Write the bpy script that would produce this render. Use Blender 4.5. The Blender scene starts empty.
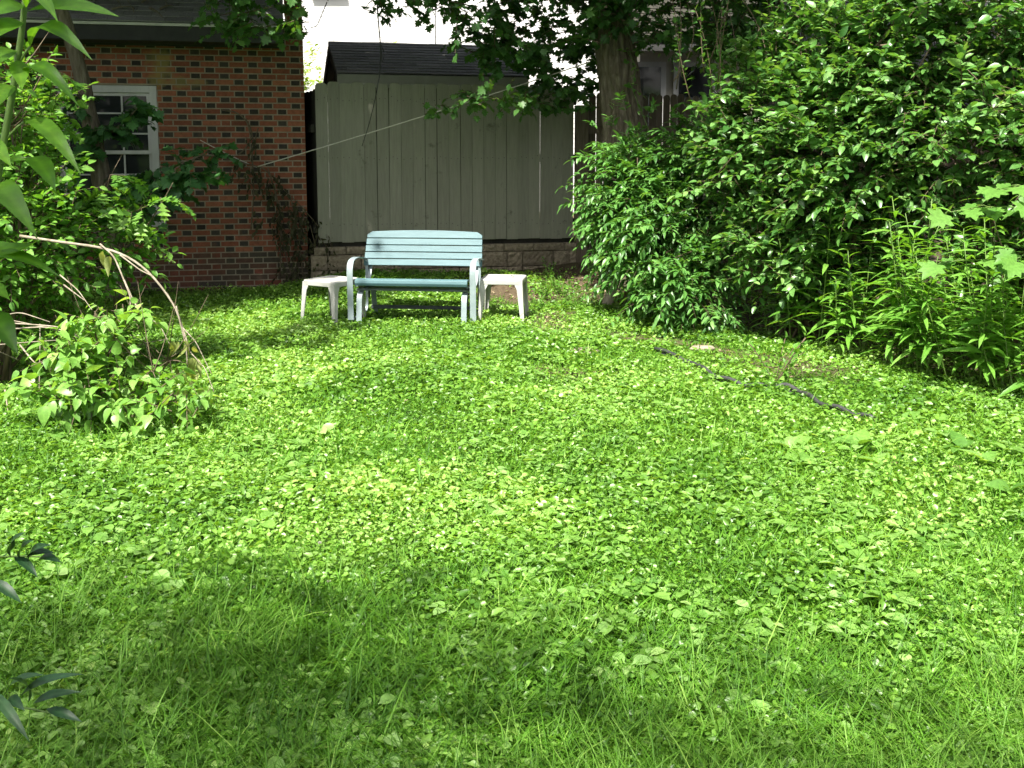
import bpy, math, random
import numpy as np
from mathutils import Vector, Matrix

random.seed(7)
rng = np.random.default_rng(11)
PI = math.pi
scene = bpy.context.scene
COL = scene.collection

# ------------------------------------------------------------------ camera numbers
F, CY, PITCH, CAMH = 1027.0, 280.0, math.radians(7.0), 1.6
CP, SP = math.cos(PITCH), math.sin(PITCH)

def at(px, py, Y):
    a, b = (px - 512) / F, (CY - py) / F
    d = np.array([a, CP + b * SP, -SP + b * CP])
    return np.array([0, 0, CAMH]) + d * (Y / d[1])

def smooth(a, b, x):
    t = np.clip((np.asarray(x, float) - a) / (b - a), 0, 1)
    return t * t * (3 - 2 * t)

def gz(x, y):
    x = np.asarray(x, float); y = np.asarray(y, float)
    z = 0.15 * smooth(10.4, 12.1, y - 0.2 * x) * smooth(-3.2, -1.6, x)
    z = z + 0.10 * smooth(0.0, 1.6, x + 0.62 * (y - 8.6) - 2.2)
    z = z + 0.010 * np.sin(1.7 * x + .6) * np.sin(1.3 * y + 1.1) + 0.01 * np.sin(4.1 * x + 2.3 * y)
    return z

def gp(px, py):
    p = at(px, py, 5)
    d = (p - [0, 0, CAMH]) / 5
    Y = -CAMH / d[2]
    return np.array([0, 0, CAMH]) + d * Y

def noise2(x, y, s, seed=0):
    """cheap smooth pseudo noise 0..1"""
    r = np.random.default_rng(1000 + seed)
    v = 0
    for i in range(7):
        a = r.uniform(0, 2 * PI); f = s * r.uniform(.5, 1.8); p = r.uniform(0, 2 * PI)
        v = v + np.sin(f * (np.cos(a) * x + np.sin(a) * y) + p + 1.3 * np.sin(f * .7 * (np.sin(a) * x - np.cos(a) * y)))
    return np.clip(.5 + v / 5.5, 0, 1)

# ------------------------------------------------------------------ mesh accumulator
class M:
    def __init__(s):
        s.V, s.F, s.A, s.n = [], [], [], 0
    def add(s, V, faces, var=0.5):
        V = np.asarray(V, float).reshape(-1, 3)
        by = {}
        for f in faces: by.setdefault(len(f), []).append(f)
        for k, fs in by.items(): s.F.append(np.array(fs, np.int64) + s.n)
        a = np.empty(len(V)); a[:] = var
        s.V.append(V); s.A.append(a); s.n += len(V)
    def scatter(s, tpl, pos, R, scale, var):
        """tpl=(V,F) ; pos (N,3); R (N,3,3) columns are axes; scale (N,) or (N,3)"""
        tv, tf = tpl
        tv = np.asarray(tv, float); N = len(pos); k = len(tv)
        if N == 0: return
        scale = np.asarray(scale, float)
        if scale.ndim == 1: scale = np.repeat(scale[:, None], 3, 1)
        loc = tv[None] * scale[:, None, :]
        W = np.einsum('nij,nkj->nki', R, loc) + pos[:, None, :]
        by = {}
        for f in tf: by.setdefault(len(f), []).append(f)
        off = (np.arange(N) * k)[:, None, None] + s.n
        for kk, fs in by.items():
            s.F.append((np.array(fs, np.int64)[None] + off).reshape(-1, kk))
        s.V.append(W.reshape(-1, 3)); s.A.append(np.repeat(np.asarray(var, float), k)); s.n += N * k
    def box(s, c, h, R=None, var=.5, skip=()):
        c = np.asarray(c, float); h = np.asarray(h, float)
        v = np.array([[x, y, z] for x in (-1, 1) for y in (-1, 1) for z in (-1, 1)], float) * h
        if R is not None: v = v @ np.asarray(R, float).T
        fs = [(0, 1, 3, 2), (4, 6, 7, 5), (0, 4, 5, 1), (2, 3, 7, 6), (0, 2, 6, 4), (1, 5, 7, 3)]
        s.add(v + c, [f for i, f in enumerate(fs) if i not in skip], var)
    def tube(s, pts, rad, n=6, var=.5, cap=True):
        P = np.asarray(pts, float); m = len(P)
        r = np.empty(m); r[:] = rad
        T = np.gradient(P, axis=0); T /= np.linalg.norm(T, axis=1)[:, None] + 1e-9
        up = np.array([0, 0, 1.]) if abs(T[0][2]) < .9 else np.array([1., 0, 0])
        a = np.cross(T[0], up); a /= np.linalg.norm(a)
        V = []
        for i in range(m):
            a = a - T[i] * a.dot(T[i]); a /= np.linalg.norm(a) + 1e-9
            b = np.cross(T[i], a)
            th = np.arange(n) * 2 * PI / n
            V.append(P[i] + r[i] * (np.cos(th)[:, None] * a + np.sin(th)[:, None] * b))
        fs = []
        for i in range(m - 1):
            for j in range(n):
                fs.append((i * n + j, i * n + (j + 1) % n, (i + 1) * n + (j + 1) % n, (i + 1) * n + j))
        if cap:
            fs.append(tuple(range(n))[::-1]); fs.append(tuple((m - 1) * n + j for j in range(n)))
        s.add(np.concatenate(V), fs, var)
    def strap(s, pts, wdir, w, t, var=.5):
        P = np.asarray(pts, float); wd = np.asarray(wdir, float)
        T = np.gradient(P, axis=0); T /= np.linalg.norm(T, axis=1)[:, None]
        V = []
        for p, tt in zip(P, T):
            nn = np.cross(tt, wd); nn /= np.linalg.norm(nn)
            for a, b in ((-1, -1), (1, -1), (1, 1), (-1, 1)):
                V.append(p + wd * a * w / 2 + nn * b * t / 2)
        m = len(P); fs = []
        for i in range(m - 1):
            for j in range(4):
                fs.append((i * 4 + j, i * 4 + (j + 1) % 4, i * 4 + 4 + (j + 1) % 4, i * 4 + 4 + j))
        fs.append((3, 2, 1, 0)); fs.append(tuple((m - 1) * 4 + j for j in range(4)))
        s.add(V, fs, var)
    def build(s, name, mat, parent=None, smooth=False, loc=None, bevel=None, link=True, recalc=False):
        V = np.concatenate(s.V).astype(np.float32); A = np.concatenate(s.A).astype(np.float32)
        if loc is not None: V = V - np.asarray(loc, np.float32)
        me = bpy.data.meshes.new(name)
        me.vertices.add(len(V)); me.vertices.foreach_set('co', V.ravel())
        loops = np.concatenate([f.ravel() for f in s.F]).astype(np.int32)
        tot = np.concatenate([np.full(len(f), f.shape[1]) for f in s.F]).astype(np.int32)
        st = np.concatenate([[0], np.cumsum(tot)[:-1]]).astype(np.int32)
        me.loops.add(len(loops)); me.loops.foreach_set('vertex_index', loops)
        me.polygons.add(len(tot)); me.polygons.foreach_set('loop_start', st); me.polygons.foreach_set('loop_total', tot)
        me.update(calc_edges=True)
        at_ = me.attributes.new('var', 'FLOAT', 'POINT'); at_.data.foreach_set('value', A)
        leafy = name in ('foliage', 'crown', 'ground_cover', 'grass', 'broad_weeds', 'leaf_litter', 'flower_head', 'fallen_leaf')
        me.polygons.foreach_set('use_smooth', np.full(len(tot), bool(smooth or leafy)))
        me.materials.append(mat)
        if recalc:
            import bmesh
            bm = bmesh.new(); bm.from_mesh(me); bmesh.ops.recalc_face_normals(bm, faces=bm.faces); bm.to_mesh(me); bm.free()
        o = bpy.data.objects.new(name, me)
        COL.objects.link(o)
        if parent is not None: o.parent = parent
        elif loc is not None: o.location = loc
        if bevel:
            b = o.modifiers.new('bevel', 'BEVEL'); b.width = bevel; b.segments = 2; b.limit_method = 'ANGLE'
        return o

def thing(name, label, cat, loc=(0, 0, 0), rz=0, group=None):
    o = bpy.data.objects.new(name, None); COL.objects.link(o)
    o.location = [float(v) for v in loc]; o.rotation_euler = (0, 0, rz)
    o.empty_display_size = .2
    tag(o, label, cat, group)
    return o
def tag(o, label=None, cat=None, group=None, kind=None):
    if label: o['label'] = label
    if cat: o['category'] = cat
    if group: o['group'] = group
    if kind: o['kind'] = kind
    return o
def dup(root, loc, rz, label=None, scale=1.0):
    r = root.copy(); COL.objects.link(r); r.location = [float(v) for v in loc]; r.rotation_euler = (0, 0, rz)
    r.scale = (scale,) * 3
    if label: r['label'] = label
    for ch in root.children:
        c = ch.copy(); COL.objects.link(c); c.parent = r
    return r

# ------------------------------------------------------------------ materials
def new_mat(name):
    m = bpy.data.materials.new(name); m.use_nodes = True
    nt = m.node_tree; nt.nodes.clear()
    out = nt.nodes.new('ShaderNodeOutputMaterial')
    return m, nt, out
def nd(nt, t, **kw):
    n = nt.nodes.new(t)
    for k, v in kw.items():
        if k in n.inputs: n.inputs[k].default_value = v
        else: setattr(n, k, v)
    return n
def ramp(nt, stops):
    r = nt.nodes.new('ShaderNodeValToRGB')
    el = r.color_ramp.elements
    while len(el) < len(stops): el.new(.5)
    for e, (p, c) in zip(el, stops):
        e.position = p; e.color = (*c, 1)
    return r

def leaf_mat(name, dark, mid, light, trans=.4, rough=.42, spec=.4, tcol=1.25):
    m, nt, out = new_mat(name)
    a = nd(nt, 'ShaderNodeAttribute', attribute_name='var')
    r = ramp(nt, [(0, dark), (.5, mid), (.92, light), (1, tuple(min(1, c * 1.1) for c in (light[0] * 1.1, light[1], light[2])))])
    nt.links.new(a.outputs['Fac'], r.inputs['Fac'])
    tc = nd(nt, 'ShaderNodeTexCoord'); no = nd(nt, 'ShaderNodeTexNoise', Scale=60.0, Detail=2.0)
    nt.links.new(tc.outputs['Object'], no.inputs['Vector'])
    mm = nd(nt, 'ShaderNodeMapRange'); mm.inputs[1].default_value = .3; mm.inputs[2].default_value = .7
    mm.inputs[3].default_value = .8; mm.inputs[4].default_value = 1.15
    nt.links.new(no.outputs['Fac'], mm.inputs[0])
    mx = nd(nt, 'ShaderNodeVectorMath', operation='SCALE')
    nt.links.new(r.outputs['Color'], mx.inputs[0]); nt.links.new(mm.outputs[0], mx.inputs['Scale'])
    p = nd(nt, 'ShaderNodeBsdfPrincipled', Roughness=rough); p.inputs['Specular IOR Level'].default_value = spec
    nt.links.new(mx.outputs[0], p.inputs['Base Color'])
    t = nd(nt, 'ShaderNodeBsdfTranslucent')
    tv = nd(nt, 'ShaderNodeVectorMath', operation='MULTIPLY'); tv.inputs[1].default_value = (1.35 * tcol, 1.25 * tcol, .55)
    nt.links.new(mx.outputs[0], tv.inputs[0]); nt.links.new(tv.outputs[0], t.inputs['Color'])
    s = nd(nt, 'ShaderNodeMixShader'); s.inputs[0].default_value = trans
    nt.links.new(p.outputs[0], s.inputs[1]); nt.links.new(t.outputs[0], s.inputs[2])
    nt.links.new(s.outputs[0], out.inputs['Surface'])
    return m

def surf_mat(name, stops, scale=(1, 1, 1), nscale=6., detail=6., rough=.8, spec=.3, bump=.3, bscale=None, bdist=.01, var=0., varcols=None, metallic=0., noise_fac=.5, spots=None):
    """noise-ramped colour, optional per-piece variation by the 'var' attribute"""
    m, nt, out = new_mat(name)
    tc = nd(nt, 'ShaderNodeTexCoord'); mp = nd(nt, 'ShaderNodeMapping')
    mp.inputs['Scale'].default_value = scale
    nt.links.new(tc.outputs['Object'], mp.inputs['Vector'])
    no = nd(nt, 'ShaderNodeTexNoise', Scale=nscale, Detail=detail, Roughness=.62)
    nt.links.new(mp.outputs[0], no.inputs['Vector'])
    r = ramp(nt, stops); nt.links.new(no.outputs['Fac'], r.inputs['Fac'])
    col = r.outputs['Color']
    if varcols:
        a = nd(nt, 'ShaderNodeAttribute', attribute_name='var')
        r2 = ramp(nt, varcols); nt.links.new(a.outputs['Fac'], r2.inputs['Fac'])
        mx = nd(nt, 'ShaderNodeMix', data_type='RGBA', blend_type='MULTIPLY')
        mx.inputs[0].default_value = 1.0
        nt.links.new(col, mx.inputs[6]); nt.links.new(r2.outputs['Color'], mx.inputs[7])
        col = mx.outputs[2]
    if spots:
        sc, thr, scol = spots
        n3 = nd(nt, 'ShaderNodeTexNoise', Scale=sc, Detail=5.0, Roughness=.7)
        nt.links.new(tc.outputs['Object'], n3.inputs['Vector'])
        mr = nd(nt, 'ShaderNodeMapRange'); mr.inputs[1].default_value = thr; mr.inputs[2].default_value = thr + .12
        nt.links.new(n3.outputs['Fac'], mr.inputs[0])
        mx = nd(nt, 'ShaderNodeMix', data_type='RGBA'); mx.inputs[7].default_value = (*scol, 1)
        nt.links.new(mr.outputs[0], mx.inputs[0]); nt.links.new(col, mx.inputs[6]); col = mx.outputs[2]
    p = nd(nt, 'ShaderNodeBsdfPrincipled', Roughness=rough, Metallic=metallic); p.inputs['Specular IOR Level'].default_value = spec
    nt.links.new(col, p.inputs['Base Color'])
    if bump:
        n2 = nd(nt, 'ShaderNodeTexNoise', Scale=bscale or nscale * 4, Detail=6.0, Roughness=.65)
        nt.links.new(mp.outputs[0], n2.inputs['Vector'])
        b = nd(nt, 'ShaderNodeBump', Strength=bump, Distance=bdist)
        nt.links.new(n2.outputs['Fac'], b.inputs['Height']); nt.links.new(b.outputs[0], p.inputs['Normal'])
    nt.links.new(p.outputs[0], out.inputs['Surface'])
    return m

G = lambda v: (v, v, v)
MT = {}
# -- leaves
MT['grass'] = leaf_mat('grass_blades', (.03, .10, .006), (.078, .205, .012), (.165, .31, .05), .30, .5, .22)
MT['cover'] = leaf_mat('ground_cover_leaves', (.06, .155, .018), (.15, .305, .036), (.25, .42, .10), .36, .38, .45)
MT['weed'] = leaf_mat('weed_leaves', (.085, .20, .035), (.165, .32, .06), (.25, .42, .13), .38, .36, .45)
MT['maple'] = leaf_mat('maple_leaves', (.02, .06, .014), (.036, .105, .022), (.065, .16, .035), .34, .45, .35, 1.5)
MT['maple_young'] = leaf_mat('young_maple_leaves', (.05, .14, .025), (.085, .21, .035), (.125, .26, .05), .4, .42, .35)
MT['honey'] = leaf_mat('glossy_hedge_leaves', (.036, .115, .021), (.084, .205, .042), (.16, .31, .085), .33, .33, .55)
MT['ash'] = leaf_mat('ash_leaves', (.04, .125, .024), (.078, .205, .038), (.13, .29, .07), .34, .38, .5)
MT['stalk'] = leaf_mat('narrow_leaves', (.07, .19, .024), (.125, .29, .036), (.19, .37, .07), .38, .38, .45)
MT['light'] = leaf_mat('light_bush_leaves', (.06, .17, .024), (.115, .27, .036), (.18, .35, .07), .42, .42, .4)
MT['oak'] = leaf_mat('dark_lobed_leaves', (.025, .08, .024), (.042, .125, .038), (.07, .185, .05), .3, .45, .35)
MT['oak_lit'] = leaf_mat('lit_lobed_leaves', (.05, .15, .02), (.09, .23, .03), (.14, .29, .05), .4, .42, .4)  # lit copy of the lobed leaf greens, sunlight put into the colour
MT['lilac'] = leaf_mat('heart_leaves', (.09, .21, .035), (.155, .32, .055), (.23, .40, .10), .38, .4, .45)
MT['wilt'] = leaf_mat('wilted_leaves', (.16, .20, .05), (.25, .30, .09), (.36, .40, .16), .35, .5, .3)
MT['near'] = leaf_mat('broad_near_leaves', (.045, .13, .010), (.085, .21, .014), (.125, .27, .024), .5, .36, .45)
MT['near_shaded'] = leaf_mat('shaded_near_leaves', (.014, .05, .018), (.022, .07, .024), (.035, .095, .03), .28, .42, .4)  # greens kept dark to carry the shade of the lower left corner
MT['far'] = leaf_mat('far_bush_leaves', (.14, .26, .04), (.22, .34, .06), (.32, .42, .10), .45, .5, .3)
MT['dead'] = leaf_mat('withered_leaves', (.03, .03, .016), (.05, .055, .026), (.075, .08, .04), .25, .7, .15, 1.)
MT['litter'] = leaf_mat('litter_leaves', (.12, .085, .05), (.22, .17, .10), (.36, .30, .2), .2, .7, .2, 1.)
# -- wood, bark
MT['bark'] = surf_mat('maple_bark', [(.25, (.065, .055, .037)), (.5, (.155, .133, .092)), (.75, (.28, .25, .18))], (1, 1, .16), 22, 8, .95, .15, 1.0, 24, .05)
MT['twig'] = surf_mat('twig_bark', [(.3, (.05, .038, .024)), (.7, (.13, .10, .065))], (1, 1, .5), 20, 4, .9, .2, .3)
MT['deadwood'] = surf_mat('bleached_twigs', [(.3, (.15, .125, .09)), (.7, (.32, .28, .22))], (1, 1, 1), 18, 4, .85, .2, .3)
MT['deadvine'] = surf_mat('dead_vine_stems', [(.3, (.07, .055, .035)), (.7, (.16, .13, .085))], (1, 1, 1), 18, 4, .9, .2, .3)
MT['greenstem'] = surf_mat('green_stems', [(.3, (.07, .13, .025)), (.7, (.12, .20, .04))], (1, 1, .4), 14, 3, .5, .4, .1)
MT['brownstem'] = surf_mat('brown_stems', [(.3, (.06, .045, .026)), (.7, (.13, .10, .06))], (1, 1, .4), 14, 3, .7, .3, .2)
MT['palewood'] = surf_mat('pale_post_wood', [(.3, (.26, .21, .15)), (.7, (.48, .42, .33))], (1, 1, .2), 16, 6, .9, .2, .5)
MT['fence'] = surf_mat('painted_boards', [(.25, (.19, .19, .142)), (.5, (.225, .225, .17)), (.8, (.26, .26, .20))], (1, 1, .08), 45, 7, .75, .3, .3, 60, .004,
                       varcols=[(0, G(.84)), (.5, G(.95)), (1, G(1.05))], spots=(5., .62, (.11, .11, .08)))
MT['oldfence'] = surf_mat('weathered_boards', [(.25, (.085, .066, .046)), (.55, (.145, .118, .086)), (.8, (.20, .17, .13))], (1, 1, .06), 50, 7, .9, .2, .5, 30, .008,
                          varcols=[(0, G(.65)), (.5, G(.95)), (1, G(1.15))])
MT['trimgreen'] = surf_mat('shed_paint', [(.3, (.24, .26, .19)), (.7, (.31, .33, .25))], (1, 1, 1), 4, 5, .7, .3, .15)
MT['darkside'] = surf_mat('dark_and_shaded_boards', [(.3, (.02, .02, .016)), (.7, (.045, .043, .033))], (1, 1, .15), 8, 5, .9, .15, .3)  # very dark tone; on the side fence it paints the gap's shade
# -- masonry
MT['brick'] = surf_mat('old_bricks', [(.2, G(.55)), (.5, G(.95)), (.8, G(1.25))], (1, 1, 1), 26, 7, .92, .18, .3, 90, .002,
                       varcols=[(0, (.028, .024, .019)), (.24, (.052, .045, .036)), (.3, (.065, .054, .038)), (.34, (.15, .055, .034)), (.62, (.235, .080, .046)), (.86, (.30, .115, .065)), (1, (.32, .125, .07))],
                       spots=(2.6, .60, (.10, .06, .04)))
MT['mortar'] = surf_mat('mortar', [(.3, (.19, .165, .115)), (.7, (.32, .28, .20))], (1, 1, 1), 9, 6, .95, .1, .5)
MT['block'] = surf_mat('split_blocks', [(.2, (.13, .105, .07)), (.5, (.25, .21, .145)), (.8, (.36, .31, .225))], (1, 1, 1), 26, 8, .95, .15, 1.0, 40, .02,
                       varcols=[(0, G(.75)), (.5, G(.95)), (1, G(1.1))], spots=(3., .64, (.09, .08, .05)))
MT['shingle'] = surf_mat('asphalt_shingles', [(.25, (.10, .10, .095)), (.6, (.185, .18, .17)), (.85, (.28, .275, .26))], (1, 1, 1), 60, 6, .85, .35, .5, 200, .003,
                         varcols=[(0, G(.6)), (.5, G(.95)), (1, G(1.3))])
MT['greyshingle'] = surf_mat('grey_shingles', [(.25, (.2, .2, .2)), (.6, (.31, .31, .305)), (.85, (.42, .42, .41))], (1, 1, 1), 60, 6, .85, .35, .5, 200, .003,
                         varcols=[(0, G(.7)), (.5, G(.95)), (1, G(1.25))])
MT['fascia'] = surf_mat('dark_fascia_paint', [(.3, (.025, .026, .026)), (.7, (.045, .045, .043))], (1, 1, 1), 6, 5, .7, .3, .1)
MT['dripedge'] = surf_mat('pale_metal_edge', [(.3, (.42, .42, .38)), (.7, (.58, .58, .53))], (1, 1, 1), 6, 5, .5, .4, .05)
MT['siding'] = surf_mat('white_siding', [(.3, (.50, .50, .49)), (.7, (.60, .60, .59))], (.2, 1, 1), 3, 5, .6, .3, .05)
MT['beige'] = surf_mat('beige_stucco', [(.3, (.33, .31, .26)), (.7, (.43, .41, .345))], (1, 1, 1), 3, 5, .85, .2, .2)
MT['whitepaint'] = surf_mat('white_window_paint', [(.3, (.36, .36, .35)), (.7, (.52, .52, .50))], (1, 1, .3), 5, 6, .55, .35, .15)
MT['room'] = surf_mat('dark_room_backing', [(.3, (.015, .016, .017)), (.7, (.035, .035, .034))], (1, 1, 1), 3, 3, .9, .1, 0)
# -- furniture
MT['slat'] = surf_mat('blue_slat_paint', [(.3, (.05, .108, .122)), (.55, (.067, .135, .15)), (.8, (.09, .16, .175))], (.15, 1, 1), 22, 6, .5, .4, .12, 60, .002, spots=(14., .69, (.06, .11, .12)))
MT['steel'] = surf_mat('pale_blue_metal', [(.3, (.175, .225, .235)), (.7, (.245, .30, .31))], (1, 1, 1), 9, 6, .42, .45, .08, 60, .002, spots=(16., .70, (.20, .16, .11)))
MT['darksteel'] = surf_mat('dark_frame_metal', [(.3, (.05, .065, .068)), (.7, (.10, .12, .125))], (1, 1, 1), 9, 6, .5, .4, .1)
MT['resin'] = surf_mat('white_resin', [(.3, (.31, .31, .295)), (.7, (.41, .41, .39))], (1, 1, 1), 5, 6, .42, .45, .06, 80, .002, spots=(11., .68, (.25, .235, .18)))
MT['plastic'] = surf_mat('black_edging', [(.3, (.018, .019, .02)), (.7, (.045, .046, .047))], (1, 1, 1), 14, 5, .55, .45, .2, spots=(9., .6, (.07, .06, .045)))
MT['rope'] = surf_mat('pale_rope', [(.3, (.42, .40, .33)), (.7, (.62, .6, .52))], (1, 1, 1), 80, 3, .9, .2, .3)
MT['stone'] = surf_mat('flat_stone', [(.3, (.17, .14, .10)), (.7, (.29, .25, .19))], (1, 1, 1), 12, 6, .95, .2, .5)
MT['petal'] = surf_mat('clover_petals', [(.3, (.36, .34, .29)), (.7, (.52, .50, .45))], (1, 1, 1), 90, 3, .8, .2, 0)

def stain(m, c, r, col, fac=.7):
    nt = m.node_tree; p = [n for n in nt.nodes if n.type == 'BSDF_PRINCIPLED'][0]; src = p.inputs['Base Color'].links[0].from_socket
    tc = nd(nt, 'ShaderNodeTexCoord'); sb = nd(nt, 'ShaderNodeVectorMath', operation='SUBTRACT'); sb.inputs[1].default_value = c
    ml_ = nd(nt, 'ShaderNodeVectorMath', operation='DIVIDE'); ml_.inputs[1].default_value = r
    ln = nd(nt, 'ShaderNodeVectorMath', operation='LENGTH'); no = nd(nt, 'ShaderNodeTexNoise', Scale=9.0, Detail=5.0)
    nt.links.new(tc.outputs['Object'], sb.inputs[0]); nt.links.new(sb.outputs[0], ml_.inputs[0]); nt.links.new(ml_.outputs[0], ln.inputs[0]); nt.links.new(tc.outputs['Object'], no.inputs['Vector'])
    ad = nd(nt, 'ShaderNodeMath', operation='MULTIPLY_ADD'); ad.inputs[1].default_value = 1.8; nt.links.new(no.outputs['Fac'], ad.inputs[0]); nt.links.new(ln.outputs['Value'], ad.inputs[2])
    mr = nd(nt, 'ShaderNodeMapRange'); mr.inputs[1].default_value = 1.9; mr.inputs[2].default_value = 1.3; mr.inputs[3].default_value = 0; mr.inputs[4].default_value = fac
    nt.links.new(ad.outputs[0], mr.inputs[0])
    mx = nd(nt, 'ShaderNodeMix', data_type='RGBA'); mx.inputs[7].default_value = (*col, 1)
    nt.links.new(mr.outputs[0], mx.inputs[0]); nt.links.new(src, mx.inputs[6]); nt.links.new(mx.outputs[2], p.inputs['Base Color'])

def glass_mat():
    m, nt, out = new_mat('window_glass')
    p = nd(nt, 'ShaderNodeBsdfPrincipled', Roughness=.06); p.inputs['Base Color'].default_value = (.018, .021, .022, 1)
    p.inputs['Specular IOR Level'].default_value = .6
    no = nd(nt, 'ShaderNodeTexNoise', Scale=3.0); b = nd(nt, 'ShaderNodeBump', Strength=.05, Distance=.02)
    nt.links.new(no.outputs['Fac'], b.inputs['Height']); nt.links.new(b.outputs[0], p.inputs['Normal'])
    nt.links.new(p.outputs[0], out.inputs['Surface'])
    return m
MT['glass'] = glass_mat()

def ground_mat():
    m, nt, out = new_mat('soil_and_moss')
    tc = nd(nt, 'ShaderNodeTexCoord')
    n1 = nd(nt, 'ShaderNodeTexNoise', Scale=3.0, Detail=8.0, Roughness=.65); nt.links.new(tc.outputs['Object'], n1.inputs['Vector'])
    n2 = nd(nt, 'ShaderNodeTexNoise', Scale=40.0, Detail=6.0, Roughness=.7); nt.links.new(tc.outputs['Object'], n2.inputs['Vector'])
    r1 = ramp(nt, [(.35, (.055, .04, .024)), (.6, (.115, .088, .055)), (.8, (.17, .135, .09))]); nt.links.new(n2.outputs['Fac'], r1.inputs['Fac'])
    r2 = ramp(nt, [(.35, (.03, .06, .012)), (.65, (.06, .11, .02))]); nt.links.new(n2.outputs['Fac'], r2.inputs['Fac'])
    a = nd(nt, 'ShaderNodeAttribute', attribute_name='var')
    mx = nd(nt, 'ShaderNodeMix', data_type='RGBA'); nt.links.new(a.outputs['Fac'], mx.inputs[0])
    nt.links.new(r2.outputs['Color'], mx.inputs[6]); nt.links.new(r1.outputs['Color'], mx.inputs[7])
    p = nd(nt, 'ShaderNodeBsdfPrincipled', Roughness=.95); p.inputs['Specular IOR Level'].default_value = .15
    nt.links.new(mx.outputs[2], p.inputs['Base Color'])
    b = nd(nt, 'ShaderNodeBump', Strength=.8, Distance=.03); nt.links.new(n2.outputs['Fac'], b.inputs['Height']); nt.links.new(b.outputs[0], p.inputs['Normal'])
    nt.links.new(p.outputs[0], out.inputs['Surface'])
    return m
MT['ground'] = ground_mat()

# ------------------------------------------------------------------ leaf templates (base at 0, length along +Y, normal +Z)
def strip_leaf(ws, ts, fold=.35, curve=.25, wavy=0.):
    V, Fc = [], []
    n = len(ts)
    for i, (t, w) in enumerate(zip(ts, ws)):
        z = -curve * t * t
        V += [(-w, t, z + fold * w), (0, t, z), (w, t, z + fold * w)]
    for i in range(n - 1):
        a = i * 3; b = a + 3
        Fc += [(a, a + 1, b + 1, b), (a + 1, a + 2, b + 2, b + 1)]
    return V, Fc
def clean(tpl):
    """merge zero-width ring verts into triangles"""
    V, Fc = tpl; V = [tuple(v) for v in V]
    key, idx, nv = {}, [], []
    for v in V:
        k = tuple(round(c, 5) for c in v)
        if k not in key: key[k] = len(nv); nv.append(v)
        idx.append(key[k])
    nf = []
    for f in Fc:
        g = []
        for i in f:
            j = idx[i]
            if j not in g: g.append(j)
        if len(g) >= 3: nf.append(tuple(g))
    return nv, nf
OVATE = clean(strip_leaf([0, .22, .27, .17, 0], [0, .22, .48, .78, 1], .35, .22))
OVATE_LO = clean(strip_leaf([0, .25, .17, 0], [0, .32, .7, 1], .4, .3))
HEART = clean(strip_leaf([.08, .30, .34, .27, .13, 0], [-.04, .08, .3, .55, .8, 1], .3, .35))
LANCE = clean(strip_leaf([.01, .075, .09, .055, 0], [0, .25, .5, .8, 1], .3, .5))
LANCE_LO = clean(strip_leaf([0, .12, .08, 0], [0, .35, .75, 1], .4, .3))
BROAD = clean(strip_leaf([.03, .05, .24, .31, .30, .20, 0], [0, .15, .3, .5, .7, .88, 1], .25, .35))
BLADE = clean(strip_leaf([.012, .012, .009, 0], [0, .4, .75, 1], .5, .62))
def round_leaf(n=7, cup=.22):
    V = [(0, .45, -.02)]; Fc = []
    for i in range(n):
        a = -PI / 2 + (i + .5) * 2 * PI / n
        V.append((.5 * math.cos(a), .45 + .5 * math.sin(a), cup * (abs(math.cos(a)) ** 1.5) * .6))
    for i in range(n): Fc.append((0, 1 + i, 1 + (i + 1) % n))
    return V, Fc
ROUND = round_leaf()
def lobed(outline, cup=.15, droop=.2):
    pts = outline + [(-x, y) for x, y in reversed(outline) if x > 1e-6]
    V = [(0, .42, 0)] + [(x, y, cup * abs(x) - droop * y * y) for x, y in pts]
    V[0] = (0, .42, -droop * .17)
    n = len(pts)
    return V, [(0, 1 + i, 1 + (i + 1) % n) for i in range(n)]
MAPLE = lobed([(0, .08), (.22, 0), (.38, .10), (.30, .22), (.56, .40), (.48, .50), (.30, .52), (.36, .78), (.16, .72), (.10, .84), (0, 1.0)])
MAPLE_LO = lobed([(0, .06), (.34, .08), (.28, .24), (.54, .46), (.26, .52), (.30, .78), (.12, .72), (0, 1.0)])
OAKL = clean(strip_leaf([.01, .07, .20, .07, .32, .09, .34, .08, .20, .06, 0], [0, .1, .24, .3, .48, .48, .70, .68, .88, .88, 1], .15, .2))

def frames(y, up):
    """orthonormal frames with Y=y axis, Z near up ; returns (N,3,3) with columns x,y,z"""
    y = y / (np.linalg.norm(y, axis=-1, keepdims=True) + 1e-9)
    x = np.cross(y, up); x /= np.linalg.norm(x, axis=-1, keepdims=True) + 1e-9
    z = np.cross(x, y)
    return np.stack([x, y, z], -1)
def unit(N):
    v = rng.normal(size=(N, 3)); return v / np.linalg.norm(v, axis=1, keepdims=True)

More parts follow.
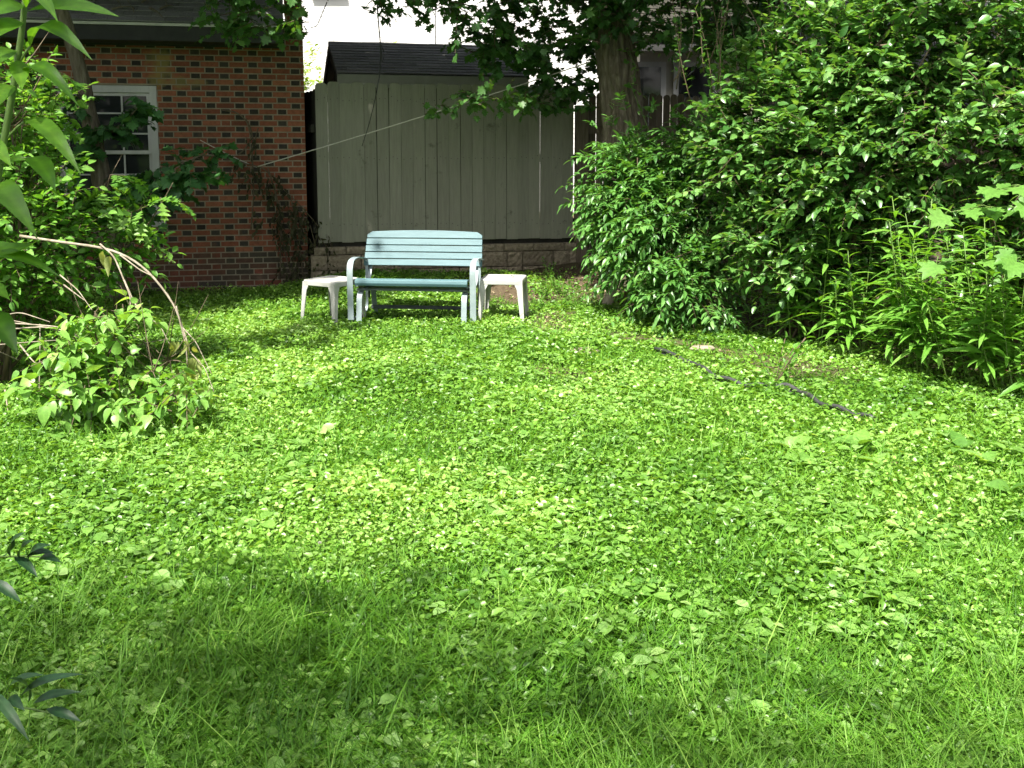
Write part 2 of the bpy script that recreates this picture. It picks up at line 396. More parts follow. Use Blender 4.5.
def twig_leaves(acc, tpl, base, d, L, k, size, side=.9, fwd=.55, droop=.25, tilt=.45, stem=None, stem_r=.004, opposite=True, sizevar=.3, var0=.5, varspread=.22, start=.12, leafdrop=0.):
    """k leaves along each of T twigs"""
    T = len(base)
    d = d / np.linalg.norm(d, axis=1, keepdims=True)
    L = np.broadcast_to(np.asarray(L, float), (T,))
    t = np.linspace(start, 1, k)[None, :] + rng.uniform(-.03, .03, (T, k))
    P = base[:, None] + d[:, None] * (L[:, None] * t)[..., None]
    P[..., 2] -= droop * L[:, None] * t * t
    ax = np.broadcast_to(d[:, None], P.shape).copy()
    ax[..., 2] -= 2 * droop * t
    ax /= np.linalg.norm(ax, axis=2, keepdims=True)
    upv = np.array([0, 0, 1.]) + rng.normal(size=(T, 1, 3)) * .25
    sd = np.cross(ax, np.broadcast_to(upv, ax.shape)); sd /= np.linalg.norm(sd, axis=2, keepdims=True) + 1e-9
    sgn = np.where(np.arange(k) % 2 == 0, 1., -1.)[None, :, None]
    ld = ax * fwd + sd * sgn * side + rng.normal(size=P.shape) * .28
    ld[:, -1] = ax[:, -1] + rng.normal(size=(T, 3)) * .2
    ld[..., 2] -= leafdrop
    up = np.array([0, 0, 1.]) + rng.normal(size=P.shape) * tilt
    N = T * k
    R = frames(ld.reshape(N, 3), up.reshape(N, 3))
    s = size * (1 + rng.uniform(-sizevar, sizevar, N)) * np.repeat(rng.uniform(.85, 1.15, T), k)
    v = np.clip(var0 + np.repeat(rng.normal(size=T) * varspread * .7, k) + rng.normal(size=N) * varspread, 0, 1)
    acc.scatter(tpl, P.reshape(N, 3), R, s, v)
    if stem is not None:
        tt = np.array([0, .5, 1.])
        Q = base[:, None] + d[:, None] * (L[:, None] * tt)[..., None]
        Q[..., 2] -= droop * L[:, None] * tt * tt
        for q in Q: stem.tube(q, [stem_r, stem_r * .8, stem_r * .4], 4, cap=False)

def ell_points(ells, N, lo=.45, pw=.6, zmin=.05):
    """points in a union of ellipsoids, denser near the shell; returns pos, outward"""
    w = np.array([e[1][0] * e[1][1] * e[1][2] for e in ells]); w = w / w.sum()
    idx = rng.choice(len(ells), N, p=w)
    C = np.array([e[0] for e in ells], float)[idx]; Rr = np.array([e[1] for e in ells], float)[idx]
    u = unit(N); r = lo + (1 - lo) * rng.uniform(0, 1, N) ** pw
    P = C + u * Rr * r[:, None]
    ok = P[:, 2] > zmin + gz(P[:, 0], P[:, 1])
    out = u / Rr; out /= np.linalg.norm(out, axis=1, keepdims=True)
    return P[ok], out[ok]

def clump3(P, s, seed=0):
    return .5 * (noise2(P[:, 0] + .7 * P[:, 2], P[:, 1] - .5 * P[:, 2], s, seed) + noise2(P[:, 2] * 1.1 + .3 * P[:, 0], P[:, 0] - P[:, 1], s, seed + 1))

def curved(p0, p1, bend, n=8):
    p0 = np.asarray(p0, float); p1 = np.asarray(p1, float); b = np.asarray(bend, float)
    t = np.linspace(0, 1, n)[:, None]
    return p0 * (1 - t) + p1 * t + b * (4 * t * (1 - t))

def shrub(name, label, cat, base, ells, N, tpl, size, k, mat, smat, L=(.25, .45), nst=9, thr=.30, cs=2.4, lo=.45, stem_r=.018, up=.35, droop=.2, group=None, seed=0, base_r=.25, extra=None, **kw):
    base = np.array([base[0], base[1], float(gz(base[0], base[1]))])
    t = thing(name, label, cat, base, group=group)
    P, out = ell_points(ells, N, lo)
    c = clump3(P, cs, seed)
    keep = c > thr - .1 + rng.uniform(0, .2, len(P))
    P, out = P[keep], out[keep]
    d = out * .8 + np.array([0, 0, up]) + rng.normal(size=P.shape) * .35
    lf, st = M(), M()
    LL = rng.uniform(L[0], L[1], len(P))
    twig_leaves(lf, tpl, P - d / np.linalg.norm(d, axis=1, keepdims=True) * LL[:, None] * .6, d, LL, k, size, droop=droop, stem=st, stem_r=.0035, **kw)
    for i in range(nst):
        e = ells[rng.integers(len(ells))]
        tip = np.array(e[0]) + unit(1)[0] * np.array(e[1]) * .85
        tip[2] = max(tip[2], base[2] + .35)
        a = rng.uniform(0, 2 * PI)
        b0 = base + np.array([math.cos(a), math.sin(a), 0]) * base_r * rng.uniform(.2, 1); b0[2] = float(gz(b0[0], b0[1])) - .03
        c_ = curved(b0, tip, [rng.normal() * .1, rng.normal() * .1, .15], 9)
        st.tube(c_, np.linspace(stem_r, stem_r * .25, 9) * rng.uniform(.6, 1.2), 6)
        for j in range(5):
            q = c_[rng.integers(3, 8)]
            e2 = q + unit(1)[0] * .35 + np.array([0, 0, .25])
            st.tube(curved(q, e2, [0, 0, -.03], 4), np.linspace(stem_r * .4, stem_r * .12, 4), 5)
    if extra: extra(lf, st)
    lf.build('foliage', mat, t, loc=base)
    st.build('stem', smat, t, smooth=True, loc=base)
    return t

# ------------------------------------------------------------------ ground
def dirt(x, y):
    """1 = bare soil"""
    a = smooth(1.0, .55, np.hypot((x - .42) / 1.3, (y - 11.75) / 1.5))                      # slope behind the bench
    a = np.maximum(a, .85 * smooth(1.0, .4, np.hypot((x - .05) / .7, (y - 11.6) / .9)))
    s = smooth(.35, .1, np.abs(x + .62 * (y - 8.6) - 1.22 + .2 * np.sin(2.1 * y))) * smooth(7.2, 8.0, y) * smooth(9.6, 8.8, y)
    a = np.maximum(a, .8 * s)
    b = noise2(x, y, 3.2, 61); a = np.maximum(a, .75 * smooth(.74, .84, b) * smooth(6.6, 7.6, y) * smooth(-.4, .3, x))
    h = smooth(-.1, .5, x + .62 * (y - 8.6) - 2.2)                                      # under the hedge
    a = np.maximum(a, .85 * h * smooth(6.0, 6.8, y))
    a = np.maximum(a, .6 * smooth(11.3, 11.9, y + .02 * x) * smooth(-2.5, -2.9, x))
    return a
def axis(lo, a, b, hi, nf, nc):
    return np.unique(np.concatenate([-np.geomspace(1, 1 + a - lo, nc)[::-1] + 1 + a, np.linspace(a, b, nf), np.geomspace(1, 1 + hi - b, nc) - 1 + b]))
gx_, gy_ = axis(-70, -8, 8, 70, 170, 14), axis(-60, -2, 15, 80, 190, 14)
X, Y = np.meshgrid(gx_, gy_)
g = M(); nx, ny = len(gx_), len(gy_)
idx = np.arange(nx * ny).reshape(ny, nx)
Fq = np.stack([idx[:-1, :-1], idx[:-1, 1:], idx[1:, 1:], idx[1:, :-1]], -1).reshape(-1, 4)
g.V.append(np.stack([X, Y, gz(X, Y)], -1).reshape(-1, 3)); g.A.append(dirt(X, Y).ravel()); g.F.append(Fq); g.n = nx * ny
tag(g.build('ground', MT['ground'], smooth=True), kind='structure')

# ------------------------------------------------------------------ lawn: grass blades, small leaves, broad weeds
def wedge(N, y0, y1, pw=1.0, mx=1.2):
    u = rng.uniform(0, 1, N) ** pw
    y = y0 + (y1 - y0) * u
    x = rng.uniform(-1, 1, N) * (.52 * y + mx)
    return x, y
def keepout(x, y):
    """inside the brick house / under the wall"""
    yl = 12.26 + .2126 * (x + 3.06)
    return y < yl - .12
def grassiness(x, y):
    n = noise2(x, y, 2.6, 3)
    n2 = noise2(x, y, 7., 5)
    return np.clip(.64 + .85 * (n - .5) + .5 * (n2 - .5) + .36 * smooth(5.0, 2.6, y) + .12 * smooth(.2, 2., x) * smooth(6, 4, y), 0.05, 1)
bedline = lambda x, y: x + .62 * (y - 8.6) - 1.75     # >0 : planting bed on the right

gr = M()
x, y = wedge(330000, 2.2, 12.3, 1.55)
gr_p = grassiness(x, y) * (1 - dirt(x, y))
k_ = (rng.uniform(0, 1, len(x)) < np.clip(gr_p * 1.25, 0, 1)) & keepout(x, y) & (bedline(x, y) < .35)
x, y = x[k_], y[k_]; N = len(x)
a = rng.uniform(0, 2 * PI, N); lean = rng.uniform(.1, 1.5, N)
d = np.stack([np.cos(a) * lean, np.sin(a) * lean, np.ones(N)], 1)
R = frames(d, np.stack([-np.cos(a), -np.sin(a), np.full(N, .3)], 1) + rng.normal(size=(N, 3)) * .3)
hgt = rng.uniform(.045, .11, N) * (1 + .25 * smooth(4.2, 2.8, y)) * np.where(y > 6.5, .85, 1) * (1 + .35 * noise2(x, y, 3, 9)) * np.where(rng.uniform(0, 1, N) < .03, 1.7, 1)
wid = rng.uniform(.18, .38, N) / np.maximum(hgt, .05) * .09 * 1.0
sc = np.stack([np.clip(.0018 / .012 * rng.uniform(.6, 1.4, N) * (1 + .12 * (y - 2.5)), .05, .6), hgt, hgt], 1)
v = np.clip(.42 + .35 * (noise2(x, y, 5, 21) - .5) + rng.normal(size=N) * .2, 0, 1)
v[rng.uniform(0, 1, N) < .02] = 1
gr.scatter(BLADE, np.stack([x, y, gz(x, y) - .005], 1), R, sc, v)
tag(gr.build('grass', MT['grass']), 'thin green grass blades growing all over the lawn', 'grass', kind='stuff')

cv = M()
x, y = wedge(450000, 2.2, 12.4, 1.45, 1.3)
p = (1.12 - .72 * grassiness(x, y)) * (1 - .93 * dirt(x, y)) * (.55 + .75 * noise2(x, y, 9, 33))
p = np.where(bedline(x, y) > 0, np.maximum(p, .55 * (1 - .9 * smooth(.5, 1.1, bedline(x, y)))), p)
p = np.where(y > 9.2, p * 1.25, p)
EW = np.array([gp(a_, b_)[:2] for a_, b_ in ((655, 352), (684, 362), (705, 374), (722, 384), (745, 390), (765, 392), (783, 390), (800, 395), (815, 406), (835, 413), (856, 419), (874, 424))])
EQ = np.stack([np.interp(np.linspace(0, 11, 80), range(12), EW[:, i]) for i in range(2)], 1)
dm = np.full(len(x), 9.); nr = (x > .8) & (x < 3.2) & (y > 5) & (y < 9)
dm[nr] = np.sqrt(((np.stack([x[nr], y[nr] + .05], 1)[:, None] - EQ[None]) ** 2).sum(2)).min(1)
p = p * (.12 + .88 * smooth(.02, .08, dm))
k_ = (rng.uniform(0, 1, len(x)) < p) & keepout(x, y)
x, y = x[k_], y[k_]; N = len(x)
a = rng.uniform(0, 2 * PI, N)
d = np.stack([np.cos(a), np.sin(a), rng.normal(size=N) * .4 + .1], 1)
up = np.array([0, 0, 1.]) + rng.normal(size=(N, 3)) * np.array([.70, .70, .1])
sz = rng.uniform(.012, .026, N) * (1 + .30 * smooth(3, 8, y)) * (.8 + .5 * noise2(x, y, 4, 44))
tall = noise2(x, y, 5.5, 45)
z = gz(x, y) + rng.uniform(.01, .055, N) + .03 * tall * rng.uniform(0, 1, N)
v = np.clip(.47 + .5 * (noise2(x, y, 2.2, 55) - .5) + .25 * (noise2(x, y, 8, 56) - .5) + rng.normal(size=N) * .21, 0, 1)
half = rng.uniform(0, 1, N) < .38
for tpl, mk in ((ROUND, half), (OVATE_LO, ~half)):
    cv.scatter(tpl, np.stack([x, y, z], 1)[mk], frames(d, up)[mk], (sz * np.where(half, .9, 1.45))[mk], v[mk])
tag(cv.build('ground_cover', MT['cover']), 'small round creeping leaves covering the lawn', 'ground cover', kind='stuff')

wd = M()
def rosettes(x, y, s0, s1, kmin=3, kmax=7, lift=.55, tpl=BROAD):
    for xi, yi in zip(x, y):
        k = int(rng.integers(kmin, kmax + 1)); a0 = rng.uniform(0, 2 * PI)
        a = a0 + np.arange(k) * 2 * PI / k + rng.normal(size=k) * .35
        d = np.stack([np.cos(a), np.sin(a), rng.uniform(.1, lift, k)], 1)
        up = np.array([0, 0, 1.]) + rng.normal(size=(k, 3)) * .22
        zz = float(gz(xi, yi)) + rng.uniform(.02, .055)
        wd.scatter(tpl, np.repeat([[xi, yi, zz]], k, 0) + d * .01, frames(d, up), rng.uniform(s0, s1, k), np.clip(.5 + rng.normal() * .15 + rng.normal(size=k) * .2, 0, 1))
x, y = wedge(3000, 2.4, 9.5, 1.2, .8)
k_ = (bedline(x, y) < .2) & (noise2(x, y, 2.2, 71) > .38) & (dirt(x, y) < .3)
rosettes(x[k_], y[k_], .034, .07)
x, y = wedge(190, 2.5, 8.5, 1.3, .8)
k_ = (bedline(x, y) < .1) & (noise2(x, y, 1.6, 72) > .40)
rosettes(x[k_], y[k_], .06, .10, 2, 4)
# the bigger leaves by the bed at the right
for px, py in ((955, 425), (940, 440), (985, 470), (905, 425), (1005, 455), (960, 455), (1010, 500), (880, 470), (860, 455), (790, 455)):
    q = gp(px, py); rosettes([q[0]], [q[1]], .09, .14, 2, 4, .9, HEART)
tag(wd.build('broad_weeds', MT['weed']), 'broad plantain and violet leaves dotted through the lawn', 'weeds', kind='stuff')

lt = M()
x, y = wedge(9000, 2.4, 12.2, 1.0, .8)
k_ = (rng.uniform(0, 1, len(x)) < .06 + dirt(x, y)) & keepout(x, y)
x, y = x[k_], y[k_]; N = len(x); a = rng.uniform(0, 2 * PI, N)
d = np.stack([np.cos(a), np.sin(a), rng.normal(size=N) * .15], 1)
lt.scatter(OVATE_LO, np.stack([x, y, gz(x, y) + .012], 1), frames(d, np.array([0, 0, 1.]) + rng.normal(size=(N, 3)) * .3), rng.uniform(.025, .07, N), rng.uniform(0, 1, N))
tag(lt.build('leaf_litter', MT['litter']), 'dry brown leaf litter lying on bare soil', 'leaf litter', kind='stuff')

# ------------------------------------------------------------------ property line at the back (turned ~12 degrees)
def line_frame(o, deg):
    c, s = math.cos(math.radians(deg)), math.sin(math.radians(deg))
    u = np.array([c, s, 0]); n = np.array([s, -c, 0]); w = np.array([0, 0, 1.])
    R = np.stack([u, n, w], -1)       # local: x along, y towards the camera, z up
    o = np.array([o[0], o[1], 0.])
    return R, (lambda u_, v_, z_: o + R @ np.array([u_, v_, z_], float))

# ---- brick garage: wall corner at px 306
BR, bp = line_frame((-2.47, 12.385), 12.0)
garage = thing('brick_garage', 'red brick garage with dark speckled bricks, shingle roof and white window', 'garage', bp(-2.5, 0, 0))
gl = np.array(garage.location)
WX0, WX1, WZ0, WZ1 = -2.77, -1.67, .76, 2.385       # window opening along the wall (u), z
wl = M(); bk = M()
LW, HW = 7.5, 3.15
for (u0, u1, z0, z1) in ((-LW, WX0, -.3, HW), (WX1, 0, -.3, HW), (WX0, WX1, -.3, WZ0), (WX0, WX1, WZ1, HW)):
    wl.box(bp((u0 + u1) / 2, -.12, (z0 + z1) / 2), ((u1 - u0) / 2, .1125, (z1 - z0) / 2), BR)
wl.box(bp(-.11, -3, 1.4), (.1, 2.9, 1.75), BR)
def brick(u0, u1, z0, z1, var, v0=0.004, dz=0.):
    if u1 - u0 < .02: return
    bk.box(bp((u0 + u1) / 2, -.036 + rng.uniform(0, .0025) + v0 - .004, (z0 + z1) / 2), ((u1 - u0) / 2, .032, (z1 - z0) / 2), BR, var)
ch = .0677; ST, HD, J = .200, .096, .014
P_ = ST + HD + 2 * J
row = 0; z = -.1
while z < 4.0:
    z0, z1 = z, z + ch - J
    u = -0.003 - (0 if row % 2 else (ST - HD) / 2 + HD / 2 + J) * 1.0
    seq = 0
    u = 0.0; first = True
    lo = -LW if z < HW - .05 else -.21
    while u > lo:
        if first and row % 2: w, head, seq = ST / 2 - HD / 2 - J, False, 0
        else: head = bool(seq); w = HD if head else ST
        first = False
        a0, a1 = u - w, u
        low = z < .42
        if low: var = rng.uniform(.27, .36)
        elif head: var = rng.uniform(.02, .26) if rng.uniform() < .93 else rng.uniform(.4, .7)
        else: var = np.clip(rng.normal(.58, .12), .36, .86)
        cx = (a0 + a1) / 2
        inside = z1 > WZ0 and z0 < WZ1
        if not inside or a0 >= WX1 - .001 or a1 <= WX0 + .001: brick(max(a0, lo), a1, z0, z1, var)
        else:
            if a1 > WX1: brick(WX1, a1, z0, z1, var)
            if a0 < WX0: brick(a0, WX0, z0, z1, var)
        u = a0 - J; seq = 1 - seq
    row += 1; z += ch
# parapet at the right corner, standing proud of the roof
wl.box(bp(-.105, -2.0, 3.6), (.097, 1.98, .9), BR)
w_ = wl.build('wall', MT['mortar'], garage, loc=gl)
stain(MT['brick'], tuple(bp(-1.62, 0, 2.58) - gl), (.16, .4, .26), (.24, .19, .06)); stain(MT['brick'], tuple(bp(-1.4, 0, 2.42) - gl), (.3, .4, .08), (.22, .18, .07))
bk.build('brickwork', MT['brick'], garage, loc=gl)

def shingles(acc, o, u, s, n, width, length, row=.14, tab=.30, th=.012, backing=True):
    """tabs laid in rows from the eave (o) up along s"""
    u, s, n = [np.asarray(q, float) / np.linalg.norm(q) for q in (u, s, n)]
    o = np.asarray(o, float)
    R = np.stack([u, s, n], -1)
    if backing: acc.box(o + u * width / 2 + s * length / 2 - n * .02, (width / 2, length / 2, .015), R, .3)
    tl = math.atan2(th, row * 1.1)
    s2 = s * math.cos(tl) - n * math.sin(tl); n2 = n * math.cos(tl) + s * math.sin(tl)
    R2 = np.stack([u, s2, n2], -1)
    r = 0; q = 0.
    while q < length - .02:
        x = -tab * ((r % 2) * .5) - tab * .1 * rng.uniform()
        while x < width:
            a, b = max(x, 0), min(x + tab - .006, width)
            if b - a > .03:
                hl = min(row * 1.15, length - q + .01)
                acc.box(o + u * (a + b) / 2 + s * (q + hl / 2 - .01 * rng.uniform()) + n * (.008 + .002 * rng.uniform()), ((b - a) / 2, hl / 2, .004), R2, np.clip(rng.normal(.5, .2), 0, 1))
            x += tab
        q += row; r += 1

# roof: eave .42 in front of the wall
rf = M(); sl = math.radians(30)
s_dir = BR @ np.array([0, -math.cos(sl), math.sin(sl)]); n_dir = BR @ np.array([0, math.sin(sl), math.cos(sl)])
shingles(rf, bp(-LW, .44, 3.045), BR[:, 0], s_dir, n_dir, LW - .22, 4.2)
rf.build('roof', MT['greyshingle'], garage, loc=gl)
fa = M()
fa.box(bp(-LW / 2 - .11, .40, 2.935), (LW / 2 - .115, .012, .085), BR)
fa.box(bp(-LW / 2 - .11, .205, 2.855), (LW / 2 - .115, .19, .008), BR)
fa.box(bp(-LW / 2 - .11, .02, 2.87), (LW / 2 - .115, .012, .04), BR)
fa.build('fascia', MT['fascia'], garage, loc=gl)
de = M(); de.box(bp(-LW / 2 - .11, .425, 3.025), (LW / 2 - .112, .012, .014), BR)
de.build('drip_edge', MT['dripedge'], garage, loc=gl)
# window
wf = M(); cu, cz = (WX0 + WX1) / 2, (WZ0 + WZ1) / 2
def wbox(acc, u0, u1, z0, z1, v0, v1, var=.5): acc.box(bp((u0 + u1) / 2, (v0 + v1) / 2, (z0 + z1) / 2), ((u1 - u0) / 2, (v1 - v0) / 2, (z1 - z0) / 2), BR, var)
t_ = .085
wbox(wf, WX0 + .004, WX0 + t_, WZ0 + .06, WZ1 - .004, -.10, -.015); wbox(wf, WX1 - t_, WX1 - .004, WZ0 + .06, WZ1 - .004, -.10, -.015)
wbox(wf, WX0 + t_, WX1 - t_, WZ1 - t_, WZ1 - .004, -.10, -.018)
win = wf.build('window', MT['whitepaint'], garage, loc=gl, bevel=.004)
sh = M(); a0, a1 = WX0 + t_ + .002, WX1 - t_ - .002; zm = 1.60
for (z0, z1, v0) in ((zm, WZ1 - t_ - .002, -.075), (WZ0 + .065, zm + .03, -.105)):
    wbox(sh, a0, a1, z0, z0 + .04, v0, v0 + .03); wbox(sh, a0, a1, z1 - .035, z1, v0, v0 + .03)
    wbox(sh, a0, a0 + .035, z0 + .04, z1 - .035, v0, v0 + .03); wbox(sh, a1 - .035, a1, z0 + .04, z1 - .035, v0, v0 + .03)
    for i in (1, 2):
        uu = a0 + (a1 - a0) * i / 3; wbox(sh, uu - .010, uu + .010, z0 + .04, z1 - .035, v0 + .004, v0 + .022)
    for i in (1, 2):
        q = z0 + (z1 - z0) * i / 3; wbox(sh, a0 + .035, a1 - .035, q - .009, q + .009, v0 + .006, v0 + .020)
sh.build('sash', MT['whitepaint'], win)
ps = M()
wbox(ps, a0 + .02, a1 - .02, zm + .02, WZ1 - t_ - .02, -.066, -.062); wbox(ps, a0 + .02, a1 - .02, WZ0 + .09, zm + .01, -.096, -.092)
ps.build('pane', MT['glass'], win)
bl = M(); wbox(bl, a0 - .02, a1 + .02, WZ0, WZ1 - .02, -.20, -.19); bl.build('window_backing', MT['room'], win)  # near-black sheet behind the panes, standing in for the unlit room
sl_ = M(); wbox(sl_, WX0 - .05, WX1 + .05, WZ0 - .005, WZ0 + .055, -.10, .05); sl_.build('sill', MT['whitepaint'], win, bevel=.005)
for o in win.children: o.matrix_parent_inverse = Matrix.Identity(4)
for o in win.children:   # children of a part: same origin as the part
    for vtx in (): pass
    o.data.transform(Matrix.Translation([-float(c) for c in gl]))

# ---- fence line
FR, fp = line_frame((-2.32, 12.28), 12.5)
FT, FB, FL = 2.44, .545, 3.22
fence = thing('board_fence', 'grey green painted dog eared board fence behind the blue bench', 'fence', fp(FL / 2, 0, .2))
fl = np.array(fence.location)
fb = M(); u = 0.
def dogear(acc, P, R, u, w, z0, z1, th, var, ear=.03):
    pr = [(0, z0), (w, z0), (w, z1 - ear), (w - ear * .5, z1 - ear * .25), (w - ear * 1.1, z1), (ear * 1.1, z1), (ear * .5, z1 - ear * .25), (0, z1 - ear)]
    n = len(pr)
    tl = rng.normal() * (.0012 if 0.3 < u < 2.2 else 0)
    V = [P(u + a, th, b) + R[:, 0] * tl * (b - z0) for a, b in pr] + [P(u + a, 0, b) + R[:, 0] * tl * (b - z0) for a, b in pr]
    fs = [tuple(range(n)), tuple(range(2 * n - 1, n - 1, -1))] + [(i, n + i, n + (i + 1) % n, (i + 1) % n) for i in range(n)]
    acc.add(V, fs, var)
i = 0
nl_ = M()
while u < FL - .14:
    w = .140 + rng.uniform(-.002, .002)
    if i < 17 or True:
        dogear(fb, lambda a, b, c: fp(a, b + rng_off, c), FR, u, w, FB + rng.uniform(-.006, .006), FT + rng.uniform(-.012, .008), .018, np.clip(rng.normal(.55, .2), 0, 1)) if not (globals().__setitem__('rng_off', rng.uniform(0, .004))) else None
    gap = (.0012 if (u < .30 or u > 2.3) else .005 + rng.uniform(-.002, .003))
    if i == 18: gap = .0055
    for zz in (.75, 1.55, 2.25):
        for uu in (.035, .105):
            nl_.box(fp(u + uu + rng.normal() * .006, .0235, zz + rng.normal() * .012), (.004, .0015, .004), FR)
    u += w + gap; i += 1
fb.build('board_panel', MT['fence'], fence, loc=fl)
for zz in (.75, 1.55, 2.25, .515):
    rl = M(); rl.box(fp(FL / 2, -.025 if zz > .6 else -.05, zz), (FL / 2 - .02, .02, .045), FR); rl.build('rail', MT['darkside'], fence, loc=fl)

# dark return panel running back beside the brick garage; gap shade put into colour
RR, rp = line_frame(fp(-.005, -.03, 0)[:2], 12.5 + 90 + 7)
nl_.build('nail_heads', MT['fascia'], fence, loc=fl)['kind'] = 'stuff'
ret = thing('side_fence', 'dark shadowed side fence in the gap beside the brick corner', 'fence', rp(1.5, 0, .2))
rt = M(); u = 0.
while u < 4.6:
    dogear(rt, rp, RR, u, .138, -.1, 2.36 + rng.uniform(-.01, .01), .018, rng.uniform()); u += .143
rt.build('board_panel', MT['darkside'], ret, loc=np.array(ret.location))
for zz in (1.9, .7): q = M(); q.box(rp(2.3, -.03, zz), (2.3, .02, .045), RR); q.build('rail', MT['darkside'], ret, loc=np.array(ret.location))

# ---- block wall under the fence
bw = M()
zc = .02
for hgt_, wmin, wmax, pro in ((.19, .2, .2, .0), (.19, .2, .4, .004), (.095, .38, .40, .018)):
    u = -.10 if hgt_ > .1 else -.06
    while u < FL - .02:
        w = min(rng.choice([wmin, wmax]), FL - u)
        if w < .05: break
        # split face: subdivided rough front
        nx_, nz_ = max(3, int(w / .03)), max(3, int(hgt_ / .03))
        uu = np.linspace(u + .005, u + w - .005, nx_); zz = np.linspace(zc + .005, zc + hgt_ - .006, nz_)
        V = []; 
        for jz, b in enumerate(zz):
            for jx, a in enumerate(uu):
                edge = jx in (0, nx_ - 1) or jz in (0, nz_ - 1)
                V.append(fp(a, .06 + pro + (0 if edge else rng.uniform(.004, .022)), b))
        back = [fp(a, -.14, b) for (a, b) in ((uu[0], zz[0]), (uu[-1], zz[0]), (uu[-1], zz[-1]), (uu[0], zz[-1]))]
        fs = [(r_ * nx_ + c_, r_ * nx_ + c_ + 1, (r_ + 1) * nx_ + c_ + 1, (r_ + 1) * nx_ + c_) for r_ in range(nz_ - 1) for c_ in range(nx_ - 1)]
        n0 = nx_ * nz_
        fs.append((n0 + 3, n0 + 2) + tuple((nz_ - 1) * nx_ + c_ for c_ in range(nx_ - 1, -1, -1)))
        fs.append((n0, n0 + 1) + tuple(range(nx_ - 1, -1, -1)))
        fs.append((n0, n0 + 3) + tuple(r_ * nx_ for r_ in range(nz_ - 1, -1, -1)))
        fs.append((n0 + 1, n0 + 2) + tuple(r_ * nx_ + nx_ - 1 for r_ in range(nz_ - 1, -1, -1)))
        bw.add(V + back, fs, np.clip(rng.normal(.5, .22), 0, 1)); u += w
    zc += hgt_
tag(bw.build('block_wall', MT['block'], loc=fp(FL / 2, 0, .1)), 'low tan split faced concrete block wall under the board fence', 'retaining wall')

# ---- weathered fence further right and along the hedge
OR, op = line_frame(fp(FL + .02, 0, 0)[:2], 12.5)
old = thing('weathered_fence', 'weathered brown picket fence behind the maple trunk with square post', 'fence', op(1, 0, .1))
ol = np.array(old.location)
pk = M(); u = .12
while u < 2.1:
    dogear(pk, op, OR, u, .088, .3, 2.34 + rng.uniform(-.02, .02), .016, rng.uniform(), .03); u += .098
pk.build('board_panel', MT['oldfence'], old, loc=ol)
for zz in (.6, 1.90): q = M(); q.box(op(1.1, .034, zz), (1.0, .018, .05), OR); q.build('rail', MT['oldfence'], old, loc=ol)
q = M(); q.box(op(.02, .03, .95), (.075, .065, 1.25), OR); q.build('post', MT['oldfence'], old, loc=ol, bevel=.008)
SR, s_p = line_frame(op(2.15, 0, 0)[:2], -62)
side = thing('boundary_fence', 'grey brown picket fence half hidden behind the right hand hedge', 'fence', s_p(4, 0, .1))
sl2 = np.array(side.location)
pk = M(); u = .0
while u < 8.6:
    dogear(pk, s_p, SR, u, .088, .25, 2.0 + rng.uniform(-.02, .02), .016, rng.uniform(), .03); u += .098
pk.build('board_panel', MT['oldfence'], side, loc=sl2)
for zz in (.6, 1.6): q = M(); q.box(s_p(4.3, -.022, zz), (4.3, .018, .05), SR); q.build('rail', MT['oldfence'], side, loc=sl2)

# ---- garden shed behind the fence
HR, hp = line_frame((-2.13, 12.72), 14.5)
shed = thing('garden_shed', 'green trimmed garden shed with dark shingle roof behind the board fence', 'shed', hp(1.2, -1, 0))
sl3 = np.array(shed.location)
q = M(); q.box(hp(1.24, -1.2, 1.25), (1.12, .95, 1.27), HR)
V = [hp(.12, -.25, 2.52), hp(.12, -2.15, 2.52), hp(.12, -1.2, 2.97), hp(2.36, -.25, 2.52), hp(2.36, -2.15, 2.52), hp(2.36, -1.2, 2.97)]
q.add(V, [(0, 1, 2), (3, 5, 4), (0, 2, 5, 3), (1, 4, 5, 2)])
q.build('wall', MT['darkside'], shed, loc=sl3)
q = M(); sa = math.atan2(.50, 1.2)
for sg in (1, -1):
    o_ = hp(0, 0, 2.575) if sg > 0 else hp(2.42, -2.4, 2.575)
    u_ = HR[:, 0] * sg
    s_ = HR @ np.array([0, -math.cos(sa) * sg, math.sin(sa)]); n_ = HR @ np.array([0, math.sin(sa) * sg, math.cos(sa)])
    shingles(q, o_, u_, s_, n_, 2.42, 1.29, row=.11)
q.build('roof', MT['shingle'], shed, loc=sl3)
q = M(); q.box(hp(1.21, -.01, 2.49), (1.21, .012, .075), HR); q.box(hp(1.21, -.12, 2.45), (1.19, .1, .01), HR)
q.build('fascia', MT['trimgreen'], shed, loc=sl3)
for uu in (.012, 2.41):
    for sg in (1, -1):
        q = M()
        a = hp(uu, -.02 if sg > 0 else -2.38, 2.50); b = hp(uu, -1.2, 3.0)
        d_ = (b - a); L_ = np.linalg.norm(d_); d_ /= L_
        nn = np.cross(HR[:, 0], d_)
        q.box((a + b) / 2, (.011, L_ / 2, .06), np.stack([HR[:, 0], d_, nn], -1))
        q.build('rake_board', MT['darkside'], shed, loc=sl3)

